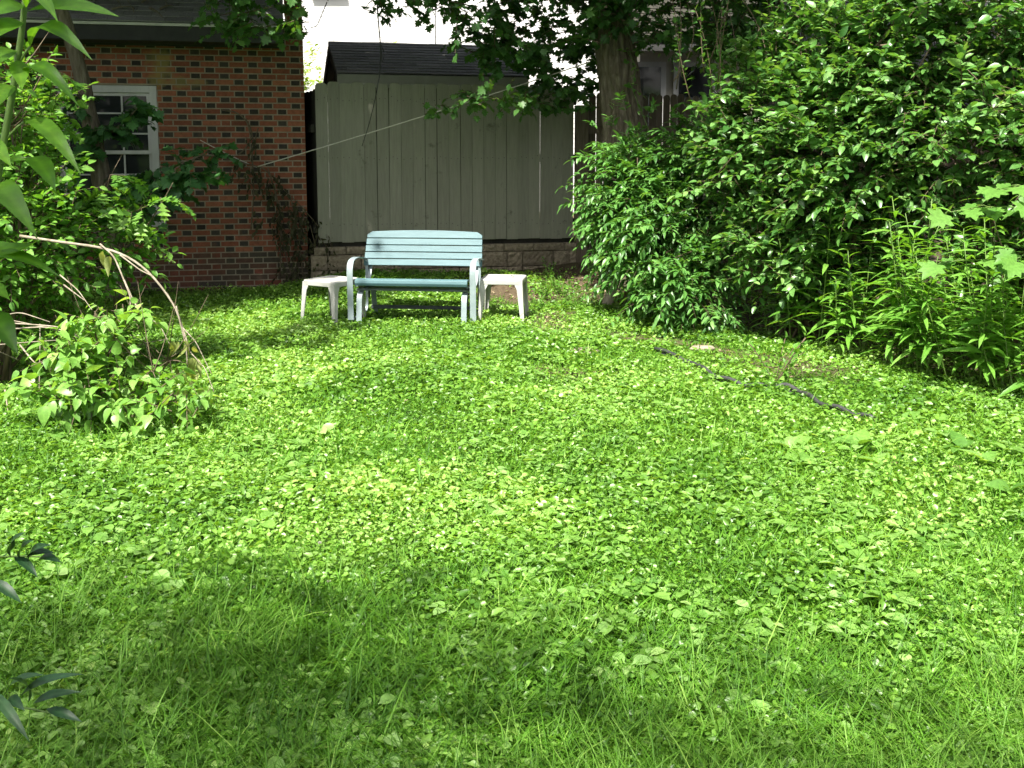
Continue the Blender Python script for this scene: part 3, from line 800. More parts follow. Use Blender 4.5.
# ------------------------------------------------------------------ houses beyond
def clapboard(acc, x0, x1, y, z0, z1, h=.115):
    z = z0
    while z < z1:
        V = [(x0, y - .005, z), (x1, y - .005, z), (x1, y, z + h), (x0, y, z + h), (x0, y, z), (x1, y, z)]
        acc.add(V, [(0, 1, 2, 3), (4, 5, 1, 0)], rng.uniform(.4, .6)); z += h
wh = thing('white_house', 'sunlit white clapboard house far behind the shed', 'house', (-2, 27, 0))
wl_ = np.array(wh.location)
q = M(); clapboard(q, -9, 2.6, 24, 0, 7.2); q.box((-3.2, 27.02, 3.6), (5.8, 3.0, 3.6)); q.build('wall', MT['siding'], wh, loc=wl_)
q = M(); q.box((-4.2, 23.97, 6.35), (.34, .03, 1.0)); q.box((-4.2, 23.9, 5.32), (.4, .09, .03))
wdw = q.build('window', MT['whitepaint'], wh, loc=wl_)
q = M(); q.box((-4.2, 23.935, 6.35), (.27, .006, .93)); po_ = q.build('pane', MT['glass'], wdw, loc=wl_)
for zz in (6.05, 6.65): q = M(); q.box((-4.2, 23.925, zz), (.27, .006, .02)); q.build('muntin', MT['whitepaint'], wdw, loc=wl_)
q = M(); q.box((-1.82, 23.97, 3.6), (.06, .02, 3.6)); q.build('corner_board', MT['siding'], wh, loc=wl_)
q = M(); shingles(q, (-9.4, 23.5, 7.1), (1, 0, 0), (0, .8, .6), (0, -.6, .8), 12.4, 4.6, row=.3, tab=.6); shingles(q, (3.0, 30.6, 7.1), (-1, 0, 0), (0, -.8, .6), (0, .6, .8), 12.4, 4.6, row=.3, tab=.6)
q.build('roof', MT['greyshingle'], wh, loc=wl_)

bh = thing('beige_house', 'beige house with two white framed windows glimpsed right of the maple trunk', 'house', (5, 19, 0))
bl_ = np.array(bh.location)
q = M(); q.box((5.6, 20, 1.75), (3.4, 2.0, 1.75)); q.build('wall', MT['beige'], bh, loc=bl_)
for cx, ww in ((2.37, .28), (3.15, .37)):
    q = M()
    q.box((cx, 17.98, 2.55), (ww, .03, .62)); f_ = q.build('window', MT['whitepaint'], bh, loc=bl_)
    q = M(); q.box((cx, 17.945, 2.55), (ww - .09, .006, .53)); q.build('pane', MT['glass'], f_, loc=bl_)
q = M(); shingles(q, (1.8, 17.5, 3.5), (1, 0, 0), (0, .85, .52), (0, -.52, .85), 7.6, 2.95, row=.2, tab=.4); shingles(q, (9.4, 22.5, 3.5), (-1, 0, 0), (0, -.85, .52), (0, .52, .85), 7.6, 2.95, row=.2, tab=.4)
q.build('roof', MT['darkside'], bh, loc=bl_)
q = M(); q.box((5.6, 17.55, 3.40), (3.78, .012, .085)); q.build('fascia', MT['fascia'], bh, loc=bl_)

ng = thing('shingled_garage', 'dark roofed garage peeping out above the right hand hedge', 'garage', (5.2, 13.5, 0))
nl = np.array(ng.location)
q = M(); q.box((6.3, 14.6, 1.3), (2.4, 1.8, 1.3)); q.build('wall', MT['darkside'], ng, loc=nl)
q = M(); shingles(q, (3.6, 12.5, 2.55), (1, 0, 0), (0, .82, .57), (0, -.57, .82), 5.4, 2.6, row=.13); shingles(q, (9.0, 16.7, 2.55), (-1, 0, 0), (0, -.82, .57), (0, .57, .82), 5.4, 2.6, row=.2, tab=.4)
q.build('roof', MT['shingle'], ng, loc=nl)

# ------------------------------------------------------------------ maple tree
TX, TY = 1.24, 11.6
maple = thing('maple_tree', 'big maple with ridged grey brown trunk leaning over the fence', 'tree', (TX, TY, float(gz(TX, TY))))
ml = np.array(maple.location)
tk = M()
tp = np.array([(1.30, 11.62, -.1), (1.29, 11.62, .25), (1.27, 11.61, .7), (1.27, 11.6, 1.3), (1.25, 11.6, 1.9), (1.19, 11.6, 2.5), (1.09, 11.58, 3.1), (1.0, 11.55, 3.7), (.9, 11.5, 4.4), (.8, 11.4, 5.2)])
tr = np.array([.34, .29, .255, .235, .222, .216, .206, .212, .19, .15])
from numpy import interp
ti = np.linspace(0, 1, 110); tq = np.linspace(0, 1, 10)
PP = np.stack([interp(ti, tq, tp[:, i]) for i in range(3)], 1); RRr = interp(ti, tq, tr)
n_ = 110; th = np.arange(n_) * 2 * PI / n_
V = []
for p, r in zip(PP, RRr):
    rr = r * (1 + .10 * np.cos(3 * th + 1 + p[2] * .3) * math.exp(-p[2] * 1.2) + .035 * np.sin(5 * th + 2.1 * p[2]))
    ridge = .5 + .5 * np.sin(19 * th + 1.6 * np.sin(3.1 * p[2]) + 1.2 * np.sin(7.3 * p[2] + 2 * th))
    rr = rr + .030 * (ridge - .5) + .006 * rng.normal(size=n_)
    # burl facing the camera
    bu = np.exp(-((th - (-PI / 2 - .2 + 2 * PI)) / .45) ** 2 - ((p[2] - 2.52) / .16) ** 2); rr = rr + .07 * bu
    V.append(p + np.stack([rr * np.cos(th), rr * np.sin(th), np.zeros(n_)], 1))
fs = [(i * n_ + j, i * n_ + (j + 1) % n_, (i + 1) * n_ + (j + 1) % n_, (i + 1) * n_ + j) for i in range(109) for j in range(n_)]
tk.add(np.concatenate(V), fs)
tk.build('trunk', MT['bark'], maple, smooth=True, loc=ml)
lb = M()
SUNV = np.array([-.22, -.46, .86]); SUNV /= np.linalg.norm(SUNV)
def shadow_xy(P): return P[:, 0] - SUNV[0] / SUNV[2] * P[:, 2], P[:, 1] - SUNV[1] / SUNV[2] * P[:, 2]
limbs = [((.95, 11.5, 4.0), (-3.2, 9.9, 4.6), .11), ((.85, 11.45, 4.6), (-5.5, 9.6, 6.4), .12), ((.9, 11.5, 4.3), (2.6, 9.2, 5.2), .10), ((.8, 11.4, 5.1), (-1.2, 8.0, 7.4), .11),
         ((.8, 11.4, 5.1), (3.6, 10.5, 7.8), .11), ((.8, 11.4, 5.2), (.2, 12.5, 9.0), .12), ((1.0, 11.55, 3.7), (-.8, 10.9, 3.5), .05), ((.95, 11.5, 3.9), (-1.9, 10.6, 3.9), .05), ((.95, 11.5, 4.0), (2.6, 11.0, 3.9), .06), ((.85, 11.5, 4.6), (-2.9, 12.6, 6.5), .10)]
for a, b, r in limbs:
    c_ = curved(a, b, (rng.normal() * .2, rng.normal() * .2, .35), 14)
    lb.tube(c_, np.linspace(r, r * .22, 14), 8)
    for j in range(7):
        q0 = c_[rng.integers(4, 13)]; q1 = q0 + unit(1)[0] * np.array([1.2, 1.2, .5]) + [0, 0, .1]
        lb.tube(curved(q0, q1, (0, 0, .06), 6), np.linspace(r * .3, .006, 6), 5)
crown, tw = M(), M()
def sprays(P, k=11, size=.115, droop=.35, L=(.4, .7), var0=.45, tpl=MAPLE, flat=.25, stem=None, vs=.2):
    N = len(P)
    a = rng.uniform(0, 2 * PI, N)
    d = np.stack([np.cos(a), np.sin(a), rng.normal(size=N) * flat], 1)
    twig_leaves(crown, tpl, P - d * .2, d, rng.uniform(*L, N), k, size, droop=droop, tilt=.38, stem=stem, stem_r=.005, var0=var0, varspread=vs, leafdrop=.35)
def pxbox(x0, x1, y0, y1, Y0, Y1, N):
    px = rng.uniform(x0, x1, N); py = rng.uniform(y0, y1, N); YY = rng.uniform(Y0, Y1, N)
    return np.array([at(a, b, c) for a, b, c in zip(px, py, YY)])
# visible hanging sprays
sprays(pxbox(208, 300, -60, 30, 10.2, 10.7, 85), 9, .085, stem=tw, L=(.28, .45), var0=.8)
sprays(pxbox(360, 490, -60, -4, 10.6, 11.4, 40), 10, .09, stem=tw, L=(.3, .5))
sprays(pxbox(375, 470, -4, 14, 10.6, 11.4, 14), 8, .085, stem=tw, L=(.25, .35))
sprays(pxbox(455, 640, -60, 36, 10.7, 12.2, 140), 11, .095, stem=tw)
sprays(pxbox(478, 560, 30, 68, 10.9, 11.8, 40), 10, .09, stem=tw, L=(.25, .45), var0=.6)
sprays(pxbox(530, 605, 36, 86, 11.9, 12.6, 46), 9, .085, stem=tw, L=(.25, .4), var0=.3)
sprays(pxbox(520, 590, 78, 108, 11.3, 12.2, 24), 9, .09, stem=tw, L=(.25, .4), var0=.6)
sprays(pxbox(455, 540, 86, 102, 10.9, 11.3, 16), 8, .085, droop=.45, stem=tw, L=(.25, .4), var0=.85)  # bright-lit sprays: their sunlight is put into a paler leaf colour
sprays(pxbox(434, 460, 98, 108, 10.8, 11.0, 6), 6, .08, droop=.45, stem=tw, L=(.15, .22), var0=.95)
sprays(pxbox(640, 780, -60, 36, 10.4, 12.4, 170), 11, .095, stem=tw)
sprays(pxbox(700, 760, 20, 56, 11.6, 12.5, 34), 9, .085, stem=tw, var0=.7)
sprays(pxbox(590, 650, -50, 14, 10.8, 11.1, 22), 10, .09, stem=tw, var0=.5)
# the high crown, thick enough to shade the back of the yard
N = 10500
P = np.stack([rng.uniform(-10.5, 6.0, N), rng.uniform(5.0, 14.0, N), rng.uniform(3.9, 9.5, N)], 1)
rad = ((P[:, 0] + 2.0) / 8.4) ** 2 + ((P[:, 1] - 10.6) / 5.2) ** 2 + ((P[:, 2] - 6.0) / 3.4) ** 2
sx, sy = shadow_xy(P)
edge = 10.9 + .35 * np.sin(1.9 * sx) + .25 * np.sin(4.3 * sx + 1)
wl0 = smooth(-1.3, -3.2, sx)
edge = edge - 1.4 * wl0 * noise2(sx, sy, 1.7, 91)
edge = edge + 1.15 * smooth(-2.6, -1.8, sx) * smooth(1.9, 1.2, sx)
keep = (rad < 1) & (rng.uniform(0, 1, N) < smooth(edge - .25, edge + .55, sy)) & (P[:, 2] > 1.6 + .152 * P[:, 1] + .45)
sprays(P[keep], 10, .175, L=(.5, .9), tpl=MAPLE_LO)
# a few stray sprays that dapple the lawn by the left bed
N = 2000
P = np.stack([rng.uniform(-9, 1, N), rng.uniform(4.0, 9.5, N), rng.uniform(5., 9.0, N)], 1)
sx, sy = shadow_xy(P)
keep = (sy > 7.9 + .8 * smooth(-2.6, -1, sx)) & ((sx > -2.6) | (sy > 9.3)) & (rng.uniform(0, 1, N) < .7) & (sy < 11) & (sx < -1.4) & (noise2(sx, sy, 2.8, 92) > .45)
sprays(P[keep], 8, .14, L=(.4, .7), tpl=MAPLE_LO)
crown.build('crown', MT['maple'], maple, loc=ml)
for v_, f_, a_ in zip(tw.V, tw.F, tw.A): pass
off = lb.n
for V_ in tw.V: lb.V.append(V_)
for F_ in tw.F: lb.F.append(F_ + off)
lb.A += tw.A; lb.n += tw.n
lb.build('limb', MT['twig'], maple, smooth=True, loc=ml)
# creeper on the trunk
cr = thing('creeper', 'light green creeper climbing the maple trunk', 'creeper', (1.42, 11.3, .3))
q, s_ = M(), M(); pts = [at(px, py, 11.34) for px, py in ((652, 150), (648, 128), (640, 108), (632, 88), (636, 66), (628, 52))]
s_.tube(pts, .006, 5)
base = np.repeat(np.array(pts), 2, 0); d = rng.normal(size=base.shape) * [1, .3, .6] + [.2, -.5, .1]
twig_leaves(q, OVATE, base, d, .14, 4, .075, stem=s_, stem_r=.003, var0=.5)
q.build('foliage', MT['oak_lit'], cr, loc=np.array(cr.location)); s_.build('stem', MT['greenstem'], cr, smooth=True, loc=np.array(cr.location))

# unseen tree added behind the camera, crown shaped to dapple the front lawn
st_ = thing('unseen_shade_tree', 'unseen tall leafy tree added behind the viewer to shade the front of the lawn', 'tree', (-9.2, -6.2, 0))
crown2, lb2 = M(), M()
lb2.tube(curved((-9.2, -6.2, -.05), (-8.9, -6.1, 11.2), (.15, 0, 0), 10), np.linspace(.28, .16, 10), 12)
for j in range(12):
    a = rng.uniform(0, 2 * PI); lb2.tube(curved((-8.95, -6.1, rng.uniform(8, 11)), (-8.4 + 2.6 * math.cos(a), -6.0 + 2.2 * math.sin(a), rng.uniform(11, 15)), (0, 0, .2), 8), np.linspace(.09, .02, 8), 6)
N = 54000
zz = rng.uniform(10.5, 15.5, N)
P = np.stack([rng.uniform(-12, 6, N), rng.uniform(.6, 5.0, N) - zz * -SUNV[1] / SUNV[2], zz], 1)
sx, sy = shadow_xy(P)
e0 = 4.35 - .9 * smooth(-.8, 1.6, sx)
dens = smooth(e0, e0 - 2.6, sy) * (.95 - .62 * smooth(-2.2, .9, sx))
keep = rng.uniform(0, 1, N) < dens
Pk = P[keep]; c0 = crown; crown = crown2
sprays(Pk, 2, .10, L=(.3, .6), tpl=MAPLE_LO, flat=.6); crown = c0
crown2.build('crown', MT['maple'], st_, loc=np.array(st_.location)); lb2.build('trunk', MT['bark'], st_, smooth=True, loc=np.array(st_.location))

# ------------------------------------------------------------------ right hand hedge
def ash_leaves(acc, stem, P, D, n=9, L=.28, size=.088):
    """compound leaves: leaflets in pairs along a drooping rachis"""
    twig_leaves(acc, LANCE_ASH, P, D, rng.uniform(L * .7, L * 1.25, len(P)), n, size, side=.9, fwd=.65, droop=.35, tilt=.25, stem=stem, stem_r=.002, sizevar=.2, start=.3)
LANCE_ASH = clean(strip_leaf([0, .15, .17, .1, 0], [0, .25, .5, .8, 1], .35, .25))
def ash_bush():
    bx, by = 1.22, 10.25
    base = np.array([bx, by, float(gz(bx, by))])
    t = thing('ash_sapling_bush', 'leafy ash sapling bush with feathery compound leaves in front of the maple trunk', 'bush', base)
    q, s_ = M(), M()
    ells = [((1.24, 10.1, 1.08), (.54, .6, .78)), ((1.45, 9.6, .85), (.55, .55, .65)), ((1.62, 9.15, .42), (.48, .45, .42)), ((1.12, 10.3, 1.3), (.4, .4, .5)), ((1.75, 9.8, 1.3), (.5, .5, .7))]
    P, o = ell_points(ells, 2000, .4); c = clump3(P, 3.2, 60)
    k = c > .37 + rng.uniform(-.1, .1, len(c)); P, o = P[k], o[k]
    ash_leaves(q, s_, P - o * .15, o * .9 + np.array([0, 0, .15]) + rng.normal(size=P.shape) * .3)
    for (px, py, Y_, dx, dz) in ((612, 150, 10.3, -.6, .5), (604, 180, 10.2, -1, .05), (600, 188, 10.2, -1, -.1), (618, 135, 10.4, -.3, .8), (640, 128, 10.3, .3, .8), (596, 182, 10.25, -1, .2), (600, 135, 10.3, -.4, .8), (610, 120, 10.3, .2, .9), (612, 205, 10.1, -1, -.1), (650, 120, 10.2, .1, 1), (630, 122, 10.2, -.3, 1), (668, 122, 10, .3, 1), (605, 160, 10.2, -1, .4), (606, 222, 10.1, -1, .1), (610, 262, 10, -1, -.2), (640, 300, 9.4, -.6, -.2), (625, 280, 9.7, -.9, 0), (598, 165, 10.2, -.8, .7), (690, 160, 9.6, .2, .8), (645, 180, 9.6, -.2, .3), (660, 230, 9.2, -.3, .2), (612, 245, 10, -1, -.1)):
        ash_leaves(q, s_, at(px, py, Y_)[None], np.array([[dx, -.3, dz]]), 11, .34)
    for e in ells:
        for j in range(4):
            b0 = base + [rng.normal() * .08, rng.normal() * .08, -.03]
            tip = np.array(e[0]) + unit(1)[0] * np.array(e[1]) * .9
            s_.tube(curved(b0, tip, (0, 0, .12), 9), np.linspace(.014, .004, 9), 6)
    q.build('foliage', MT['ash'], t, loc=base); s_.build('stem', MT['brownstem'], t, smooth=True, loc=base)
ash_bush()

def shoots(ax, n, zlo, zhi):
    def ex(lf, st):
        for i in range(n):
            p0 = np.array([ax[0] + rng.uniform(-.5, .5) * ax[2], ax[1] + rng.uniform(-.4, .4), zlo + rng.uniform(-.2, .2)])
            p1 = p0 + [rng.normal() * .18, rng.normal() * .15, rng.uniform(.5, 1) * (zhi - zlo)]
            c_ = curved(p0, p1, (rng.normal() * .05, 0, 0), 6); st.tube(c_, np.linspace(.006, .002, 6), 5)
            twig_leaves(lf, OVATE_LO, p0[None], (p1 - p0)[None], np.linalg.norm(p1 - p0), 16, .05, droop=0., tilt=.5)
    return ex
shrub('honeysuckle_bush', 'tall glossy leaved honeysuckle bush in the middle of the hedge', 'bush', (2.5, 8.75),
      [((2.3, 8.95, 1.75), (.7, .7, .9)), ((2.75, 8.5, 1.55), (.8, .75, 1.0)), ((2.62, 8.9, 2.6), (.5, .5, .5)), ((3.1, 8.3, 2.3), (.7, .65, .8)), ((1.95, 9.3, 1.35), (.5, .45, .8)), ((2.45, 8.6, .9), (.7, .5, .5))],
      2900, OVATE, .077, 10, MT['honey'], MT['brownstem'], L=(.25, .42), seed=70, thr=.30, cs=2.9, nst=16, extra=shoots((2.1, 9.1, 1.3), 22, 2.2, 3.2))
shrub('privet_bush', 'dense dark glossy bush filling the top right corner of the hedge', 'bush', (3.75, 7.7),
      [((3.5, 7.9, 1.9), (.8, .7, .8)), ((4.1, 7.2, 1.8), (.8, .8, .9)), ((3.6, 8.0, 2.75), (.8, .7, .65)), ((4.5, 7.0, 2.5), (.9, .8, .9)), ((3.9, 7.6, 1.0), (.7, .6, .5))],
      2700, OVATE, .079, 9, MT['honey'], MT['brownstem'], L=(.25, .45), seed=75, thr=.33, cs=2.5, nst=16)
shrub('hedge_shrub', 'loose leafy shrub at the far right end of the hedge', 'bush', (4.9, 6.0),
      [((4.7, 6.2, 1.5), (.8, .8, 1.1)), ((5.2, 5.6, 1.9), (.8, .8, 1.2))], 700, OVATE_LO, .075, 8, MT['honey'], MT['brownstem'], seed=79, nst=8)
# forked bare branch showing in the hedge
fb_ = M()
A = [at(868, 98, 8.1), at(862, 72, 8.1), at(876, 46, 8.1)]
fb_.tube(curved(A[0], A[1], (0, 0, 0), 4), .012, 6); fb_.tube(curved(A[1], A[2], (.02, 0, 0), 4), np.linspace(.012, .011, 4), 6)
fb_.tube(curved(A[2], at(915, 32, 8.0), (0, 0, -.03), 6), np.linspace(.013, .008, 6), 6); fb_.tube(curved(A[2], at(904, 2, 8.1), (.02, 0, 0), 6), np.linspace(.011, .006, 6), 6)
fb_.tube(curved(at(868, 98, 8.1), (3.3, 8.3, .1), (.1, .1, 0), 8), np.linspace(.013, .02, 8), 6)
tag(fb_.build('bare_branch', MT['deadvine'], smooth=True, loc=(3.3, 8.3, .1)), 'forked bare grey branch showing near the top of the hedge', 'branch')

# maple sapling at the right edge: light leaves held out flat
ms = thing('maple_sapling', 'young maple sapling with pale broad leaves at right edge of hedge', 'sapling', (3.75, 6.9, float(gz(3.75, 6.9))))
msl = np.array(ms.location); q, s_ = M(), M()
stem_pts = curved(msl - [0, 0, .03], (3.55, 6.6, 1.75), (.12, 0, 0), 10); s_.tube(stem_pts, np.linspace(.014, .005, 10), 6)
brs = [curved(stem_pts[4], at(945, 262, 6.4), (0, 0, .06), 8), curved(stem_pts[6], at(950, 212, 6.4), (0, 0, .06), 8), curved(stem_pts[7], at(1000, 190, 6.35), (0, 0, .03), 8), curved(stem_pts[5], at(1018, 258, 6.25), (0, 0, .05), 8), curved(stem_pts[6], at(1030, 205, 6.3), (0, 0, .05), 8)]
for c_ in brs: s_.tube(c_, np.linspace(.006, .0025, 8), 5)
EX = [(int(rng.integers(0, 5)), int(rng.integers(2, 8)), rng.uniform(.09, .15), rng.choice([-1, 1]) * rng.uniform(.5, 1.2), rng.uniform(.1, .5), rng.uniform(.1, .9)) for _ in range(22)]
for bi, ti_, sz, side_, tl, vv in tuple(EX) + ((0, 7, .17, .2, .3, .8), (0, 5, .15, -1, .2, .9), (0, 6, .13, 1, .35, .6), (1, 7, .17, 0, .25, .9), (1, 5, .13, 1, .1, .6), (1, 6, .15, -1, .3, .8), (2, 7, .17, 0, .1, .8), (2, 5, .15, 1, .2, .7), (2, 6, .15, -1, .2, .9), (3, 7, .17, 0, .3, .8), (3, 5, .15, -1, .3, .9), (3, 6, .16, 1, .2, .6), (4, 7, .17, 0, .2, .8), (4, 5, .15, 1, .2, .7), (4, 4, .14, -1, .3, .8), (0, 3, .13, 1, .3, .4), (3, 3, .13, 1, .3, .5)):
    c_ = brs[bi]; ax_ = c_[-1] - c_[-3]; ax_ /= np.linalg.norm(ax_); sd_ = np.cross(ax_, [0, 0, 1.])
    d = ax_ * .6 + sd_ * side_ * .8 + np.array([0, -.35, -tl]); d /= np.linalg.norm(d)
    p = c_[ti_] + d * .07 + [0, 0, .02]; s_.tube([c_[ti_], c_[ti_] + d * .035 + [0, 0, .018], p], .0018, 4)
    q.scatter(MAPLE, p[None], frames(d[None], np.array([[-.1, -.45, 1.]]) + rng.normal(size=(1, 3)) * .28), [sz], [vv])
P = msl + np.stack([rng.normal(size=26) * .22 + .1, rng.normal(size=26) * .2 - .3, rng.uniform(.4, 1.5, 26)], 1)
q.scatter(MAPLE, P, frames(rng.normal(size=(26, 3)) * [1, 1, .2] + [0, -.3, -.2], np.array([0, -.3, 1.]) + rng.normal(size=(26, 3)) * .3), rng.uniform(.09, .15, 26), rng.uniform(.2, .8, 26))
q.build('foliage', MT['maple_young'], ms, loc=msl); s_.build('stem', MT['greenstem'], ms, smooth=True, loc=msl)

# tall narrow-leaved stalks in front of the hedge
GS = 'narrow leaved stalks in front of the hedge'
protos = []
for v_i in range(4):
    t = thing('leafy_stalk', 'upright stalk of narrow drooping leaves in front of the hedge', 'weed plant', (0, 0, 0), group=GS)
    q, s_ = M(), M()
    for sidx in range(4):
        h = rng.uniform(.6, 1.05); ln = rng.normal(size=2) * .2; b0 = np.array([rng.normal() * .06, rng.normal() * .06, -.03])
        c_ = curved(b0, (b0[0] + ln[0], b0[1] + ln[1] - .08, h), (0, 0.03, .0), 8); s_.tube(c_, np.linspace(.005, .0025, 8), 5)
        n = 26; tt = np.linspace(.25, 1, n); ix = [np.array([np.interp(a, np.linspace(0, 1, 8), c_[:, i]) for i in range(3)]) for a in tt]
        ang = np.arange(n) * 2.4 + rng.uniform(0, 6)
        d = np.stack([np.cos(ang), np.sin(ang), rng.uniform(.0, .95, n) * (.4 + tt)], 1)
        q.scatter(LANCE, np.array(ix), frames(d, np.array([0, 0, 1.]) + rng.normal(size=(n, 3)) * .2), rng.uniform(.12, .23, n) * (1.15 - .55 * tt ** 3), np.clip(rng.normal(.5, .2, n), 0, 1))
    q.build('foliage', MT['stalk'], t); s_.build('stem', MT['greenstem'], t, smooth=True); protos.append(t)
spots_ = [(800, 352, .85), (826, 358, 1.05), (850, 368, .8), (868, 362, 1.0), (888, 376, .9), (905, 380, 1.1), (925, 386, .85), (945, 384, .95), (962, 392, .8), (982, 395, 1.0), (1002, 398, .8), (1018, 400, 1.0), (838, 348, 1.0), (878, 352, 1.15), (915, 362, 1.1), (955, 370, 1.05), (990, 376, 1.1), (1020, 380, 1.1), (770, 345, .75), (1040, 412, .9)]
for i, (px, py, s) in enumerate(spots_):
    q = gp(px, py - 6); q[2] = float(gz(q[0], q[1]))
    if i < 4:
        protos[i].location = q; protos[i].scale = (s * 1.2,) * 3; protos[i].rotation_euler = (0, 0, rng.uniform(0, 6))
    else: dup(protos[i % 4], q, rng.uniform(0, 6), scale=s * 1.2)

# small weeds on the bare slope behind the bench, and at the bed edge
GW = 'low leafy weeds on the bare soil'
wp = thing('weed', 'low green leafy weed growing from bare soil behind the right table', 'weed plant', (0, 0, 0), group=GW)
q, s_ = M(), M()
for j in range(6):
    a = rng.uniform(0, 6.3); tip = np.array([.09 * math.cos(a), .09 * math.sin(a), rng.uniform(.12, .3)])
    s_.tube(curved((0, 0, -.02), tip, (0, 0, .02), 5), .003, 4)
    twig_leaves(q, OVATE, np.zeros((1, 3)), tip[None], np.linalg.norm(tip), 7, .042, droop=0, tilt=.35, start=.3)
q.build('foliage', MT['light'], wp); s_.build('stem', MT['greenstem'], wp, smooth=True)
for i, (px, py, s) in enumerate([(545, 304, .85), (557, 300, .8), (568, 306, .75), (549, 291, .8), (577, 309, .6), (538, 312, .7)]):
    g0 = gp(px, py); g0[2] = float(gz(g0[0], g0[1]))
    if i == 0: wp.location = g0; wp.scale = (s,) * 3
    else: dup(wp, g0, rng.uniform(0, 6), scale=s)
bwd = M(); bst = M()
bed = thing('bed_weed', 'pale leafy weed with pinkish stem just behind the black edging', 'weed plant', (*gp(775, 385)[:2], 0))
b0 = np.array(bed.location)
for j in range(9):
    a = rng.uniform(0, 6.3); tip = b0 + [.2 * math.cos(a), .12 * math.sin(a), rng.uniform(.2, .42)]
    bst.tube(curved(b0, tip, (0, 0, .02), 5), .003, 4)
    twig_leaves(bwd, OVATE, b0[None], (tip - b0)[None], np.linalg.norm(tip - b0), 8, .052, droop=0, tilt=.35, start=.3)
bwd.build('foliage', MT['light'], bed, loc=b0); bst.build('stem', MT['brownstem'], bed, smooth=True, loc=b0)

# black plastic edging, laid in a wave between lawn and bed
ed = M()
wpts = [(655, 352), (684, 362), (705, 374), (722, 384), (745, 390), (765, 392), (783, 390), (800, 395), (815, 406), (835, 413), (856, 419), (874, 424)]
cp = np.array([gp(a, b) for a, b in wpts]); tt = np.linspace(0, len(cp) - 1, 60)
cq = np.stack([np.interp(tt, np.arange(len(cp)), cp[:, i]) for i in range(3)], 1)
for _ in range(3): cq[1:-1] = (cq[:-2] + cq[1:-1] * 2 + cq[2:]) / 4
cq[:, 2] = gz(cq[:, 0], cq[:, 1]) + .042 + .010 * np.sin(np.arange(60) * .8)
ed.tube(cq, .015, 8)
lo_ = cq.copy(); lo_[:, 2] -= .055
ed.strap(lo_, np.array([0, 0, 1.]), .09, .006)
tag(ed.build('lawn_edging', MT['plastic'], smooth=True, loc=cq[30]), 'wavy black plastic lawn edging strip along the planting bed', 'edging')
# flat stones, leaning pale post
def rock(name, label, cat, c, r, mat, seed):
    import bmesh
    bm = bmesh.new(); bmesh.ops.create_icosphere(bm, subdivisions=3, radius=1)
    rr = np.random.default_rng(seed)
    ph = rr.uniform(0, 6, 6)
    for v in bm.verts:
        n = v.co.normalized(); k = 1 + .12 * math.sin(3 * n.x + ph[0]) + .1 * math.sin(4 * n.y + ph[1]) + .06 * math.sin(7 * n.z + ph[2] + 3 * n.x)
        v.co = Vector((n.x * k * r[0], n.y * k * r[1], max(-.6, min(.7, n.z * k)) * r[2]))
    me = bpy.data.meshes.new(name); bm.to_mesh(me); bm.free(); me.materials.append(mat)
    me.polygons.foreach_set('use_smooth', np.ones(len(me.polygons), bool))
    o = bpy.data.objects.new(name, me); COL.objects.link(o); o.location = [float(v) for v in c]
    return tag(o, label, cat)
c = gp(702, 353); c[2] = float(gz(c[0], c[1])) + .035
rock('flat_stone', 'pale flat stone at the near end of the black edging', 'stone', c, (.10, .05, .035), MT['stone'], 3)
c = gp(584, 353); c[2] = float(gz(c[0], c[1])) + .012
rock('paving_stone', 'half buried tan stone in the worn lawn path', 'stone', c, (.12, .06, .04), MT['stone'], 5)
q = M(); a = gp(605, 308); a[2] = float(gz(a[0], a[1])) - .04; b = at(618, 270, a[1] + .05)
q.tube(curved(a, b, (0, 0, 0), 6), np.linspace(.062, .05, 6), 10)
tag(q.build('stake', MT['palewood'], smooth=True, loc=a), 'short pale leaning wooden stake under the ash bush', 'stake')

# ------------------------------------------------------------------ left side
# sapling with dark trunk by the garage window
sp = thing('window_sapling', 'slim dark trunked tree with lobed leaves growing across the garage window', 'tree', (-4.25, 11.05, 0))
spl = np.array(sp.location); q, s_, lf2 = M(), M(), M()
pt = [at(118, 304, 11.05), at(112, 240, 11.0), at(100, 170, 11.0), at(90, 120, 11.0), at(80, 70, 10.95), at(62, 10, 10.9), at(40, -60, 10.8)]
tt = np.linspace(0, 6, 24); pq = np.stack([np.interp(tt, range(7), np.array(pt)[:, i]) for i in range(3)], 1)
s_.tube(pq, np.linspace(.12, .055, 24) * (1 + .05 * np.sin(np.arange(24) * 1.9)), 12)
def limb(px0, py0, px1, py1, Y0, Y1, r=.02, b=(0, 0, -.05)):
    c_ = curved(at(px0, py0, Y0), at(px1, py1, Y1), b, 8); s_.tube(c_, np.linspace(r, r * .25, 8), 6); return c_
def spray_along(acc, c_, n, tpl, size, L=.3, k=8, spread=(1, .8, .35), var0=.5, **kw):
    P = c_[rng.integers(2, len(c_), n)]; d = rng.normal(size=(n, 3)) * np.array(spread)
    twig_leaves(acc, tpl, P, d, L * rng.uniform(.6, 1.2, n), k, size, stem=s_, stem_r=.003, var0=var0, leafdrop=.25, **kw)
for a in ((104, 185, 212, 150, 11, 10.6), (106, 200, 190, 172, 11, 10.5), (96, 140, 140, 105, 11, 10.7), (108, 215, 150, 190, 11, 10.5), (96, 150, 40, 150, 11, 10.6), (88, 110, 30, 70, 11, 10.6)):
    c_ = limb(*a); spray_along(q, c_, 22, MAPLE, .115, .32, 7)
q.build('foliage', MT['oak'], sp, loc=spl); s_.build('trunk', MT['bark'], sp, smooth=True, loc=spl)
